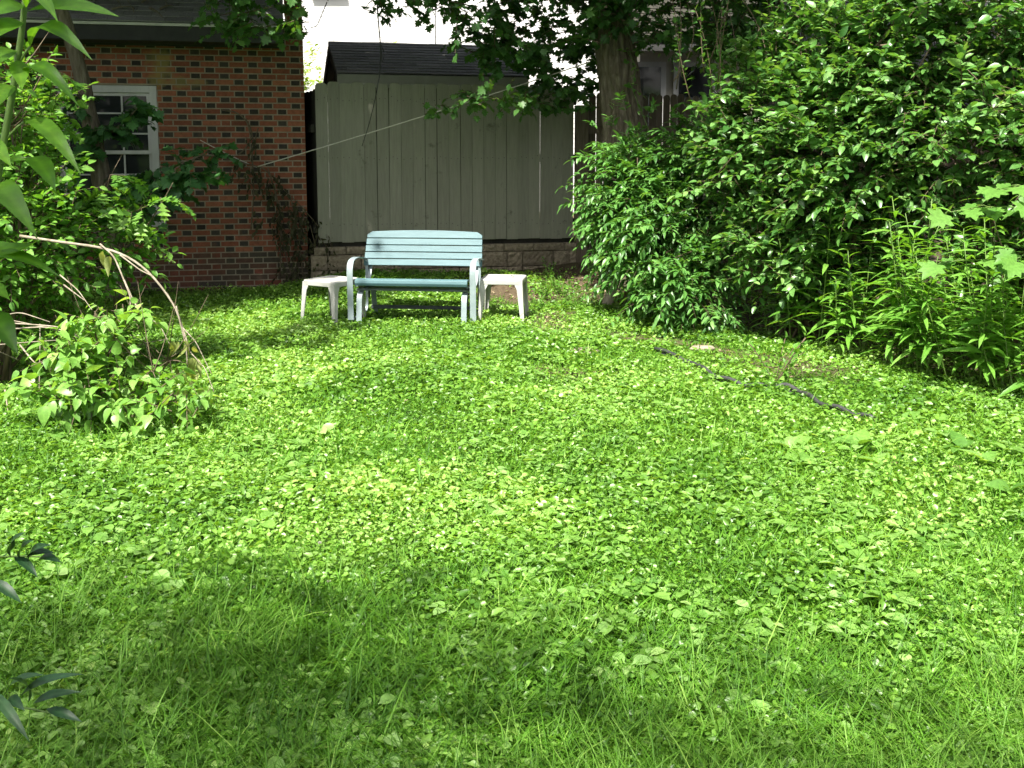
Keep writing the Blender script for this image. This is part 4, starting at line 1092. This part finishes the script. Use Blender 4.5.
# red-oak like sapling, lit, nearer
s_ = M(); q = M()
ok_ = thing('oak_sapling', 'sunlit oak sapling with sharply lobed leaves left of the garage wall', 'sapling', (-3.05, 7.6, 0))
okl = np.array(ok_.location)
c0 = curved(okl, at(95, 215, 7.5), (.1, 0, 0), 10); s_.tube(c0, np.linspace(.018, .006, 10), 6)
for a in ((95, 215, 160, 198, 7.5, 7.2), (95, 215, 70, 190, 7.5, 7.3), (95, 215, 110, 175, 7.5, 7.3)):
    c_ = limb(*a, r=.006); spray_along(q, c_, 9, OAKL, .13, .16, 5, (1, .5, .3), var0=.65)
for a in ((40, 250, 35, 120, 7.2, 7.2), (40, 250, 20, 160, 7.2, 7.0), (40, 250, 55, 70, 7.2, 7.2), (40, 250, 12, 100, 7.2, 6.9)):
    c_ = limb(*a, r=.008); spray_along(q, c_, 12, OAKL, .12, .2, 6, (1, .6, .4), var0=.8)
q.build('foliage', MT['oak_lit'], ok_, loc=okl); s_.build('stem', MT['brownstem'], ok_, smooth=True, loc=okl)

shrub('left_bush', 'light green leafy bush behind the tall stem at left', 'bush', (-3.55, 6.9),
      [((-3.4, 6.9, 1.15), (.62, .6, .7)), ((-3.75, 6.8, 1.8), (.7, .6, .7)), ((-3.35, 7.3, 2.0), (.35, .35, .42)), ((-3.7, 7.0, .7), (.6, .6, .5)), ((-2.95, 7.4, 1.0), (.42, .4, .45))],
      850, OVATE, .07, 9, MT['light'], MT['brownstem'], L=(.22, .4), seed=80, thr=.34, cs=3., nst=12)
bush2 = shrub('shadowed_bush', 'darker bush in the shade against the garage wall at left', 'bush', (-4.9, 9.3),
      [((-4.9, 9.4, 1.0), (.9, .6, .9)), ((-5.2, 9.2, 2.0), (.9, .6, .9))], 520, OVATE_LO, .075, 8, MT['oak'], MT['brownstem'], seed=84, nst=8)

# lilac: low shrub of heart shaped leaves
lz = [((-2.40, 5.85, .26), (.36, .3, .2)), ((-1.97, 5.85, .2), (.22, .3, .16)), ((-2.6, 6.0, .45), (.22, .3, .22)), ((-2.38, 6.1, .62), (.22, .2, .16))]
shrub('lilac_bush', 'low sprawling bush with heart shaped leaves at the left of the lawn', 'bush', (-2.35, 6.1), lz, 115, HEART, .078, 7, MT['lilac'], MT['brownstem'], L=(.2, .34), seed=88, thr=.2, nst=4, lo=.3, leafdrop=.35, tilt=.35, stem_r=.009)

# arching broken branches with wilted leaves
ar = thing('arching_branch', 'bare grey branch arching down over the low bush with wilted leaves', 'branch', tuple(at(66, 243, 6.4)))
al = np.array(ar.location); s_ = M(); q = M()
def path(pts, Y0, Y1, r0, r1, n=26, smoothn=3):
    P = np.array([at(a, b, Y0 + (Y1 - Y0) * i / (len(pts) - 1)) for i, (a, b) in enumerate(pts)])
    tt = np.linspace(0, len(pts) - 1, n); Q = np.stack([np.interp(tt, range(len(pts)), P[:, i]) for i in range(3)], 1)
    for _ in range(smoothn): Q[1:-1] = (Q[:-2] + 2 * Q[1:-1] + Q[2:]) / 4
    s_.tube(Q, np.linspace(r0, r1, n) * (1 + .08 * np.sin(np.arange(n) * 2.3)), 7); return Q
path([(20, 236), (66, 243), (100, 247), (126, 255), (150, 272), (174, 303), (183, 328), (190, 352)], 6.5, 6.2, .010, .005)
path([(176, 306), (186, 345), (188, 372)], 6.25, 6.2, .006, .003)
path([(120, 255), (140, 270), (152, 276)], 6.3, 6.2, .005, .003)
path([(100, 244), (114, 256), (124, 280), (131, 298), (129, 322)], 6.4, 6.2, .006, .004)
path([(124, 280), (133, 300), (140, 312), (160, 325), (170, 345)], 6.3, 6.1, .006, .002)
path([(190, 352), (205, 368), (214, 392)], 6.2, 6.1, .004, .002)
path([(183, 328), (196, 342), (212, 375)], 6.2, 6.1, .004, .002)
s_.build('stem', MT['deadwood'], ar, smooth=True, loc=al)
P = pxbox(172, 198, 338, 372, 6.1, 6.25, 14); P = np.concatenate([P, pxbox(110, 130, 320, 342, 6.1, 6.2, 6), pxbox(178, 200, 385, 405, 6., 6.1, 7), pxbox(98, 112, 248, 258, 6.3, 6.4, 3)])
q.scatter(HEART, P, frames(np.array([0, 0, -1.]) + rng.normal(size=P.shape) * .4, rng.normal(size=P.shape) + [0, -1., .2]), np.stack([rng.uniform(.05, .08, len(P)), rng.uniform(.08, .12, len(P)), rng.uniform(.1, .16, len(P))], 1), rng.uniform(.1, .9, len(P)))
q.build('foliage', MT['wilt'], ar, loc=al)
# bundle of bleached twigs
tb = thing('dead_twigs', 'tangle of bleached dead twigs poking out of the left bush', 'twigs', tuple(at(40, 326, 6.3)))
s_ = M()
for pts in ([(-10, 322), (40, 325), (70, 328), (90, 348), (113, 374)], [(0, 330), (50, 326), (84, 338), (108, 366)], [(10, 320), (60, 330), (95, 352), (105, 372)], [(40, 324), (40, 350), (39, 396)], [(-5, 345), (30, 342), (60, 340)], [(60, 275), (78, 290), (92, 310)], [(64, 285), (84, 300)], [(100, 362), (112, 356), (130, 352)], [(18, 360), (0, 352)], [(130, 348), (146, 343), (168, 339)], [(146, 343), (150, 360)], [(120, 330), (146, 343)], [(-8, 318), (20, 312), (50, 322)], [(20, 345), (36, 365), (60, 358)], [(5, 390), (10, 425)], [(150, 366), (176, 385)]):
    path(pts, 6.35, 6.1, rng.uniform(.003, .006), .002, 12, 1)
s_.build('stem', MT['deadwood'], tb, smooth=True, loc=np.array(tb.location))

# tall near plant with big leaves at left edge
def big_leaf(acc, b, t, w, droop=.1, roll=0., fold=.3, var=.5):
    b = np.asarray(b, float); t = np.asarray(t, float); n = 12
    ax = t - b; L = np.linalg.norm(ax); ax /= L
    view = (b + t) / 2 - np.array([0, 0, CAMH]); view /= np.linalg.norm(view)
    up = np.array([0, 0, 1.]) * .6 - view * .75 + np.array([math.sin(roll), 0, 0])
    sd = np.cross(ax, up); sd /= np.linalg.norm(sd); nn = np.cross(sd, ax)
    V = []
    for i in range(n + 1):
        s = i / n; ww = w * (math.sin(PI * min(1, s ** .9)) ** 1.05 if 0 < s < 1 else 0.004) * (1 + .05 * math.sin(i * 2.7))
        c = b + ax * L * s + nn * droop * L * 4 * s * (1 - s)
        for j in (-1, -.5, 0, .5, 1): V.append(c + sd * ww * j + nn * fold * abs(j) * ww * (.8 + .2 * math.sin(3 * s + j)))
    fs = [(i * 5 + j, i * 5 + j + 1, i * 5 + 6 + j, i * 5 + 5 + j) for i in range(n) for j in range(4)]
    vv = np.clip(var + rng.normal() * .1, 0, 1); vm = np.full(len(V), vv); vm[2::5] = min(1, vv + .35); acc.add(V, fs, vm)
np_ = thing('tall_stem_plant', 'tall green stem with big pointed leaves close by at left', 'plant', (-.93, 1.58, 0))
npl = np.array(np_.location); q, s_ = M(), M()
spx = [(28, -60), (26, 0), (16, 75), (2, 150), (-12, 240), (-30, 420), (-50, 640)]
sP = np.array([at(a, b, 2.45 * .62) for a, b in spx]); sP = np.concatenate([sP, [npl]])
tt = np.linspace(0, 7, 30); sQ = np.stack([np.interp(tt, range(8), sP[:, i]) for i in range(3)], 1)
for _ in range(4): sQ[1:-1] = (sQ[:-2] + 2 * sQ[1:-1] + sQ[2:]) / 4
s_.tube(sQ, np.linspace(.0038, .007, 30), 10)
for (bx_, by_, tx_, ty_, w, Y0, Y1, dr, vr) in ((26, 12, 120, 17, .021, 2.45, 2.3, .08, .6), (26, 8, 58, 22, .02, 2.45, 2.2, .15, .4), (24, 5, -22, 20, .024, 2.45, 2.3, .1, .4), (22, 22, -8, 40, .02, 2.45, 2.3, .1, .6), (26, 0, 70, -30, .02, 2.45, 2.3, .1, .6),
                               (30, 47, 93, 61, .021, 2.45, 2.25, .22, .6), (14, 50, -10, 70, .02, 2.45, 2.3, .1, .5), (24, 82, 80, 108, .018, 2.45, 2.3, .28, .2), (18, 60, 22, 90, .018, 2.45, 2.3, .05, .9),
                               (24, 122, 81, 175, .020, 2.45, 2.25, .16, .55), (10, 85, -6, 110, .022, 2.45, 2.3, .1, .7), (30, 158, 56, 192, .022, 2.4, 2.2, .1, .15), (2, 165, 30, 160, .012, 2.45, 2.4, .1, .6),
                               (-14, 205, 38, 240, .030, 2.4, 2.2, .28, .5), (-25, 238, 39, 238, .024, 2.4, 2.2, -.1, .35), (-20, 262, 62, 278, .016, 2.4, 2.2, .12, .15), (-15, 315, 18, 355, .028, 2.4, 2.25, .15, .1), (-20, 140, 12, 168, .02, 2.45, 2.3, .1, .7), (-20, 290, 10, 300, .02, 2.45, 2.3, .1, .4)):
    b = at(bx_, by_, Y0 * .62); t = at(tx_, ty_, Y1 * .62); big_leaf(q, b, t, w * 1.12 * .62, dr, fold=.14, var=vr)
    j = sQ[np.argmin(np.abs(sQ[:, 2] - (b[2] - .02)))]; s_.tube(curved(j, b, (0, 0, .003), 4), .002, 5)
q.build('foliage', MT['near'], np_, smooth=True, loc=npl); s_.build('stem', MT['greenstem'], np_, smooth=True, loc=npl)

# plant at the lower left corner, shade put into its dark leaf colour
dk = thing('shaded_corner_plant', 'narrow leaflets darkened for shade at the lower left corner', 'plant', (-1.62, 2.3, 0))
dl = np.array(dk.location); q, s_ = M(), M()
for (cx, cy, tips, Y_) in ((2, 556, ((27, 532), (34, 540), (52, 545), (62, 563), (38, 578), (12, 535), (55, 553)), 2.1), (-8, 690, ((46, 675), (85, 674), (82, 692), (82, 722), (25, 711), (30, 742), (8, 678)), 2.0)):
    c_ = at(cx, cy, Y_); s_.tube(curved(dl - [0, 0, .03], at(cx - 60, cy + 10, Y_ + .15), (0, 0, .1), 8), np.linspace(.008, .004, 8), 6)
    s_.tube(curved(at(cx - 60, cy + 10, Y_ + .15), at(tips[3][0] - 18, tips[3][1] - 6, Y_), (0, 0, .01), 6), np.linspace(.004, .0015, 6), 5)
    for i, (tx_, ty_) in enumerate(tips):
        f = (.15, .3, .45, .6, .2, 0, .4)[i]
        b = at(cx + (tips[3][0] - cx) * f, cy + (tips[3][1] - cy) * f, Y_); big_leaf(q, b, at(tx_, ty_, Y_ - rng.uniform(.02, .1)), .0105, .12, rng.normal() * .4, .25, rng.uniform(.1, .9))
    for j in range(7):
        b = at(cx - rng.uniform(10, 70), cy + rng.normal() * 25, Y_ + rng.uniform(0, .2)); big_leaf(q, b, b + np.array([rng.normal() * .05, -.03, rng.normal() * .05]) + [.02, 0, 0], .012, .1)
q.build('foliage', MT['near_shaded'], dk, smooth=True, loc=dl); s_.build('stem', MT['greenstem'], dk, smooth=True, loc=dl)

# ------------------------------------------------------------------ bush in the gap between garage and shed
shrub('sunlit_bush', 'yellow green sunlit bush in the gap between garage and shed', 'bush', (-3.7, 18.2),
      [((-3.75, 18.2, 2.2), (.9, .6, 1.0)), ((-3.2, 18.2, 3.2), (.9, .5, .38)), ((-2.2, 18.3, 3.3), (.6, .4, .3)), ((-3.9, 18, 1.0), (.8, .6, .8))], 420, OVATE_LO, .085, 8, MT['far'], MT['brownstem'], seed=120, thr=.36, cs=4., nst=10)

# dead vine on the brick corner
dv = thing('dead_vine', 'withered brown vine hanging on the brick corner beside the left table', 'vine', tuple(bp(-.3, .1, 0)))
dvl = np.array(dv.location); s_ = M(); q = M()
def wallpath(pts, r, v0=.07, n=16):
    P = []
    for px, py in pts:
        Y_ = 12.33 + (px - 306) / F * 12.3 * .2126 - v0
        P.append(at(px, py, Y_))
    P = np.array(P); tt = np.linspace(0, len(P) - 1, n); Q = np.stack([np.interp(tt, range(len(P)), P[:, i]) for i in range(3)], 1)
    for _ in range(2): Q[1:-1] = (Q[:-2] + 2 * Q[1:-1] + Q[2:]) / 4
    s_.tube(Q, r, 5); return Q
vines = [[(222, 110), (238, 112), (250, 125), (254, 142), (248, 160)], [(246, 118), (252, 140), (244, 150), (238, 155)], [(200, 155), (225, 158), (250, 165), (268, 168), (274, 185), (282, 225), (280, 280)], [(256, 158), (255, 140), (258, 128)],
         [(284, 190), (300, 205), (320, 228), (334, 250)], [(268, 168), (278, 200), (284, 250), (296, 290)], [(290, 195), (298, 230), (304, 285)], [(310, 225), (318, 255), (326, 275)], [(252, 150), (254, 190), (251, 230)]]
Qs = [wallpath(v_, rng.uniform(.005, .009)) for v_ in vines]
for Q, n in zip(Qs[2:], (22, 2, 18, 28, 30, 22, 4)):
    P = Q[rng.integers(3, 16, n)] + rng.normal(size=(n, 3)) * [.05, .02, .03]; P[:, 1] -= .03
    d = rng.normal(size=(n, 3)) * [.5, .2, .3] + [0, -.1, -.9]
    twig_leaves(q, OVATE_LO, P, d, rng.uniform(.1, .25, n), 6, .065, stem=s_, stem_r=.002, droop=.3, leafdrop=.8, tilt=.9)
q.build('foliage', MT['dead'], dv, loc=dvl); s_.build('stem', MT['deadvine'], dv, smooth=True, loc=dvl)

# clothes line from the bricks to the trunk
s_ = M(); a = at(256, 167, 12.14); b = at(590, 62, 11.38); c_ = curved(a, b, (0, 0, -.02), 24); s_.tube(c_, .0065, 6)
s_.tube(curved(at(200, 140, 12.0), a, (0, 0, -.01), 8), .005, 6)
tag(s_.build('clothes_line', MT['rope'], smooth=True, loc=a), 'pale taut clothes line from the brick wall to the maple trunk', 'rope')
# dangling twig
s_ = M(); dP = [(376, -20), (378, 20), (381, 48), (380, 75), (374, 105), (368, 128), (362, 146)]
path(dP, 11.4, 11.6, .008, .003); path([(381, 45), (384, 52), (383, 62)], 11.4, 11.4, .006, .003); path([(381, 48), (382, 62)], 11.38, 11.4, .008, .006)
path([(327, 2), (322, 14), (317, 26), (310, 28)], 11.4, 11.5, .006, .003)
tag(s_.build('dangling_twig', MT['fascia'], smooth=True, loc=at(378, 20, 11.4)), 'dark dead twig dangling in front of the shed roof', 'twig')
# sticks lying on the garage roof
GT = 'fallen twigs on the garage roof'
for i, (x0, y0, x1, y1) in enumerate(((150, 10, 163, 20), (112, 12, 134, 10), (142, 5, 156, 2), (160, 12, 174, 8), (134, 11, 134, 15))):
    s_ = M()
    def onroof(px, py):
        a_ = at(px, py, 10.) - [0, 0, CAMH]; o_ = bp(-1, .44, 3.045); t_ = np.dot(o_ - [0, 0, CAMH], n_dir) / np.dot(a_, n_dir); return np.array([0, 0, CAMH]) + a_ * t_ + n_dir * .03
    a, b = onroof(x0, y0), onroof(x1, y1); s_.tube(curved(a, b, n_dir * .02, 6), np.linspace(.012, .005, 6), 5)
    m_ = (a + b) / 2; s_.tube(curved(m_, m_ + unit(1)[0] * .08 + n_dir * .05, (0, 0, 0), 4), .004, 4)
    tag(s_.build('fallen_twig', MT['deadwood'], smooth=True, loc=a), 'short bleached twig lying on the garage shingles', 'twig', GT)

# ------------------------------------------------------------------ glider bench
bench = thing('glider_bench', 'light blue slatted metal glider bench with curved armrests', 'bench', (0, 0, 0))
def arc(pts, n=8, rnd=.08):
    """polyline with rounded corners (y,z)"""
    P = [np.array(p, float) for p in pts]; out = [P[0]]
    for i in range(1, len(P) - 1):
        a = P[i] + (P[i - 1] - P[i]) / np.linalg.norm(P[i - 1] - P[i]) * min(rnd, .45 * np.linalg.norm(P[i - 1] - P[i]))
        b = P[i] + (P[i + 1] - P[i]) / np.linalg.norm(P[i + 1] - P[i]) * min(rnd, .45 * np.linalg.norm(P[i + 1] - P[i]))
        for k in range(n + 1):
            t = k / n; out.append((1 - t) ** 2 * a + 2 * t * (1 - t) * P[i] + t * t * b)
    out.append(P[-1]); return out
X1 = np.array([1., 0, 0])
for sg in (-1, 1):
    q = M(); pr = arc([(-.31, .045), (-.33, .60), (-.10, .625), (.24, .575)], 10, .13)
    q.strap([(sg * .585, y, z) for y, z in pr], X1, .058, .009)
    q.build('armrest', MT['steel'], bench, smooth=False, bevel=.002, recalc=True)
    q = M(); pr = arc([(-.34, .0), (-.31, .31), (.20, .335), (.30, .0)], 10, .10)
    q.strap([(sg * .50, y, z) for y, z in pr], X1, .052, .009)
    q.build('base_leg', MT['steel'], bench, bevel=.002, recalc=True)
    q = M(); q.strap([(sg * .535, y, z) for y, z in arc([(-.27, .365), (.17, .325), (.275, .50), (.395, .80)], 6, .05)], X1, .035, .012)
    q.build('side_frame', MT['steel'], bench, bevel=.002, recalc=True)
    q = M(); q.strap([(sg * .566, y, z) for y, z in arc([(-.30, .05), (.22, .06), (.24, .57)], 6, .08)], X1, .028, .010)
    q.build('lower_frame', MT['steel'], bench, bevel=.002, recalc=True)
    for fy in (-.34, .30): q = M(); q.box((sg * .50, fy, .006), (.032, .045, .006)); q.build('foot', MT['steel'], bench, bevel=.002)
q = M()
for (y, z, h) in ((-.02, .318, .014), (.26, .09, .018), (-.28, .335, .010)): q.box((0, y, z), (.53, .012, h))
for sg in (-1, 1):
    for y in (-.2, .12): q.box((sg * .515, y, .27), (.008, .012, .07))
q.build('cross_bar', MT['darksteel'], bench, bevel=.003)
# seat slats: rounded front slat first, sloping back
q = M()
def slat(acc, c, ax_s, ax_n, w, t, half, seg=1, crown=None):
    acc.box(c, (half, w / 2, t / 2), np.stack([X1, ax_s, ax_n], -1), .5)
sd_ = np.array([0, .99, -.13]); sd_ /= np.linalg.norm(sd_); sn_ = np.array([0, .13, .99]); sn_ /= np.linalg.norm(sn_)
V = []; pr = [(y_, z_ + .03) for y_, z_ in ((-.335, .345), (-.345, .372), (-.338, .400), (-.318, .412), (-.262, .407), (-.262, .385), (-.31, .380), (-.318, .345))]
for xx in (-.535, .535): V += [(xx, y, z) for y, z in pr]
n = len(pr); q.add(V, [tuple(range(n)), tuple(range(2 * n - 1, n - 1, -1))] + [(i, n + i, n + (i + 1) % n, (i + 1) % n) for i in range(n)])
for i in range(4):
    y = -.205 + i * .105; slat(q, np.array([0, y, .428 - .13 * (y + .26)]), sd_, sn_, .097, .02, .535)
q.build('seat', MT['slat'], bench, bevel=.004, recalc=True)
# backrest: five slats, the top one crowned
q = M(); b0 = np.array([0, .225, .505]); b1 = np.array([0, .36, .835]); bd = (b1 - b0); BL = np.linalg.norm(bd); bd /= BL; bn = np.cross(X1, bd)
ns = 5; hs = BL / ns
for i in range(ns):
    s0, s1 = i * hs + .0045, (i + 1) * hs - .0045
    seg = 24; V = []; hw = .592 - .012 * i / 4
    for j in range(seg + 1):
        xx = -hw + 2 * hw * j / seg; e = abs(xx) / hw
        top = s1 + (.012 - .055 * e ** 2.2 + .02 if i == ns - 1 else 0) * 1.0
        if i == ns - 1: top = s1 + .018 * (1 - e ** 2) - .03 * max(0, (e - .93) / .07) ** 2
        bow = .018 * (1 - e * e)
        for (s_v, n_v) in ((s0, -.009), (s0, .009), (top, .009), (top, -.009)):
            V.append(b0 + X1 * xx + bd * s_v + bn * (n_v) + np.array([0, bow, 0]))
    fs = [(j * 4 + k, j * 4 + (k + 1) % 4, j * 4 + 4 + (k + 1) % 4, j * 4 + 4 + k) for j in range(seg) for k in range(4)] + [(3, 2, 1, 0), tuple(seg * 4 + k for k in range(4))]
    q.add(V, fs)
q.build('backrest', MT['slat'], bench, bevel=.003, recalc=True)
for xx in (-.50, 0, .50):
    q = M(); q.strap([b0 + X1 * xx + bn * -.0 + np.array([0, .032, 0]) + bd * s for s in np.linspace(.02, BL - .05, 6)], X1, .035, .006)
    q.build('back_stay', MT['steel'], bench, recalc=True)
bc = gp(413, 324); bench.location = (bc[0] + .03, bc[1] + .24, float(gz(bc[0], bc[1] + .2)) + .004); bench.rotation_euler = (0, 0, math.radians(-6.5))

# ------------------------------------------------------------------ resin side tables
def make_table(label):
    t = thing('side_table', label, 'side table')
    q = M(); H, W = .415, .205
    def rr(w, r, n=5):
        pts = []
        for cx, cy, a0 in ((1, 1, 0), (-1, 1, PI / 2), (-1, -1, PI), (1, -1, 1.5 * PI)):
            for k in range(n + 1): a = a0 + k * PI / 2 / n; pts.append((cx * (w - r) + r * math.cos(a), cy * (w - r) + r * math.sin(a)))
        return pts
    rings = [(W - .004, .035, H - .055), (W, .04, H - .05), (W + .001, .04, H - .012), (W - .004, .038, H - .002), (W - .012, .034, H), (W - .03, .03, H - .001), (W - .036, .028, H - .004), (.08, .02, H - .006)]
    V, fs = [], []
    for w, r, z in rings: V += [(x, y, z) for x, y in rr(w, r)]
    n = len(rr(W, .04))
    for i in range(len(rings) - 1): fs += [(i * n + j, i * n + (j + 1) % n, (i + 1) * n + (j + 1) % n, (i + 1) * n + j) for j in range(n)]
    fs.append(tuple((len(rings) - 1) * n + j for j in range(n)))
    # underside: inner wall of the apron
    m0 = len(V); V += [(x, y, H - .055) for x, y in rr(W - .014, .03)] + [(x, y, H - .02) for x, y in rr(W - .014, .03)]
    fs += [((j + 1) % n, j, m0 + j, m0 + (j + 1) % n) for j in range(n)]
    fs += [(m0 + (j + 1) % n, m0 + j, m0 + n + j, m0 + n + (j + 1) % n) for j in range(n)]
    fs.append(tuple(m0 + n + j for j in range(n - 1, -1, -1)))
    q.add(V, fs); q.build('tabletop', MT['resin'], t, smooth=False, bevel=.0015)
    for sx in (-1, 1):
        for sy in (-1, 1):
            q = M(); V, fs = [], []
            for (z, w, off, th) in ((H - .02, .085, .002, .012), (H - .06, .075, .003, .012), (H - .10, .058, .006, .011), (.15, .045, .014, .010), (0, .034, .022, .009)):
                c = W + off - .004
                L_ = [(0, 0), (-w, 0), (-w, -th), (-th, -th), (-th, -w), (0, -w)]
                V += [(sx * (c + a), sy * (c + b), z) for a, b in L_]
            for i in range(4): fs += [(i * 6 + j, i * 6 + (j + 1) % 6, i * 6 + 6 + (j + 1) % 6, i * 6 + 6 + j) for j in range(6)]
            fs += [tuple(range(6)), tuple(24 + j for j in range(5, -1, -1))]
            q.add(V, fs); q.build('leg', MT['resin'], t, bevel=.002, recalc=True)
    return t
tl_ = make_table('white resin side table left of the blue bench'); tl_.name = 'side_table'
tl_['group'] = 'white resin side tables'
pl_ = gp(335, 326.5); r_ = math.radians(-33)
cx_ = np.array([pl_[0], pl_[1]]) - np.array([math.cos(r_) * .21 + math.sin(r_) * .21, math.sin(r_) * .21 - math.cos(r_) * .21])
tl_.location = (cx_[0], cx_[1], float(gz(*cx_)) + .005); tl_.rotation_euler = (0, 0, r_)
a = gp(480, 323.5); b = gp(518, 323); c2 = ((a + b) / 2)[:2] + np.array([.045, .21])
tr_ = dup(tl_, (c2[0], c2[1], float(gz(*c2)) + .005), math.radians(-7), 'white resin side table right of the blue bench')
# dead leaf on the right table
q = M(); p0 = np.array([c2[0] + .06, c2[1] - .03, tr_.location[2] + .425])
q.scatter(OVATE_LO, p0[None], frames(np.array([[1., .2, .05]]), np.array([[0, -.3, 1.]])), [.05], [.1])
tag(q.build('fallen_leaf', MT['dead'], loc=p0), 'small dark dead leaf lying on the right table', 'leaf')

# white clover heads in the lawn
GC = 'clover flowers in the lawn'
cf = thing('clover_flower', 'tiny pale clover flower head standing in the lawn', 'flower', (0, 0, 0), group=GC)
q = M(); u_ = unit(70); u_[:, 2] = np.abs(u_[:, 2]) * 1.0 - .2
q.scatter(LANCE_LO, np.repeat([[0, 0, .075]], 70, 0), frames(u_, rng.normal(size=(70, 3))), np.full(70, .011), rng.uniform(0, 1, 70)); q.build('flower_head', MT['petal'], cf)
q = M(); q.tube([(0, 0, -.01), (.004, 0, .04), (0, 0, .075)], .0012, 4); q.build('stem', MT['greenstem'], cf)
for i, (px, py) in enumerate(((178, 580), (158, 592), (127, 593), (329, 595), (364, 638), (357, 757), (100, 489), (420, 470), (293, 432), (402, 447), (460, 458), (320, 556), (165, 475), (387, 716))):
    p = gp(px, py); p[2] = float(gz(p[0], p[1]))
    if i == 0: cf.location = p; cf.scale = (.75,) * 3
    else: dup(cf, p, rng.uniform(0, 6), scale=rng.uniform(.6, .85))

# ------------------------------------------------------------------ light, sky, camera
elev = math.asin(SUNV[2]); rot = math.atan2(SUNV[0], SUNV[1])
w = bpy.data.worlds.new('World'); scene.world = w; w.use_nodes = True
nt = w.node_tree; nt.nodes.clear()
sky = nt.nodes.new('ShaderNodeTexSky'); sky.sky_type = 'NISHITA'; sky.sun_disc = False; sky.sun_elevation = elev; sky.sun_rotation = rot
sky.air_density = 1.0; sky.dust_density = 5.0; sky.ozone_density = 1.0
bg = nt.nodes.new('ShaderNodeBackground'); bg.inputs['Strength'].default_value = .085
hs_ = nt.nodes.new('ShaderNodeHueSaturation'); hs_.inputs['Saturation'].default_value = .45
wo = nt.nodes.new('ShaderNodeOutputWorld'); nt.links.new(sky.outputs[0], hs_.inputs['Color']); nt.links.new(hs_.outputs[0], bg.inputs[0]); nt.links.new(bg.outputs[0], wo.inputs[0])
sd = bpy.data.lights.new('sun', 'SUN'); sd.energy = 5.0; sd.angle = math.radians(.55); sd.color = (1, .95, .86)
so = bpy.data.objects.new('sun', sd); COL.objects.link(so); so.rotation_euler = Vector(-SUNV).to_track_quat('-Z', 'Y').to_euler(); so.location = (0, 0, 30)

cam = bpy.data.cameras.new('camera'); co = bpy.data.objects.new('camera', cam); COL.objects.link(co)
cam.sensor_width = 36; cam.lens = 36 * F / 1024; cam.shift_y = -(384 - CY) / 1024
co.location = (0, 0, CAMH); co.rotation_euler = (PI / 2 - PITCH, 0, 0); cam.clip_start = .05; cam.clip_end = 500
scene.camera = co
vs = scene.view_settings; vs.view_transform = 'Standard'; vs.look = 'None'; vs.exposure = 1.58; vs.gamma = 1; vs.use_curve_mapping = False
cy = scene.cycles
cy.max_bounces = 6; cy.diffuse_bounces = 3; cy.glossy_bounces = 2; cy.transmission_bounces = 5; cy.transparent_max_bounces = 4
cy.use_denoising = True; cy.use_adaptive_sampling = True; cy.adaptive_threshold = .025
cy.sample_clamp_indirect = 6
try: cy.denoiser = 'OPENIMAGEDENOISE'
except Exception: pass
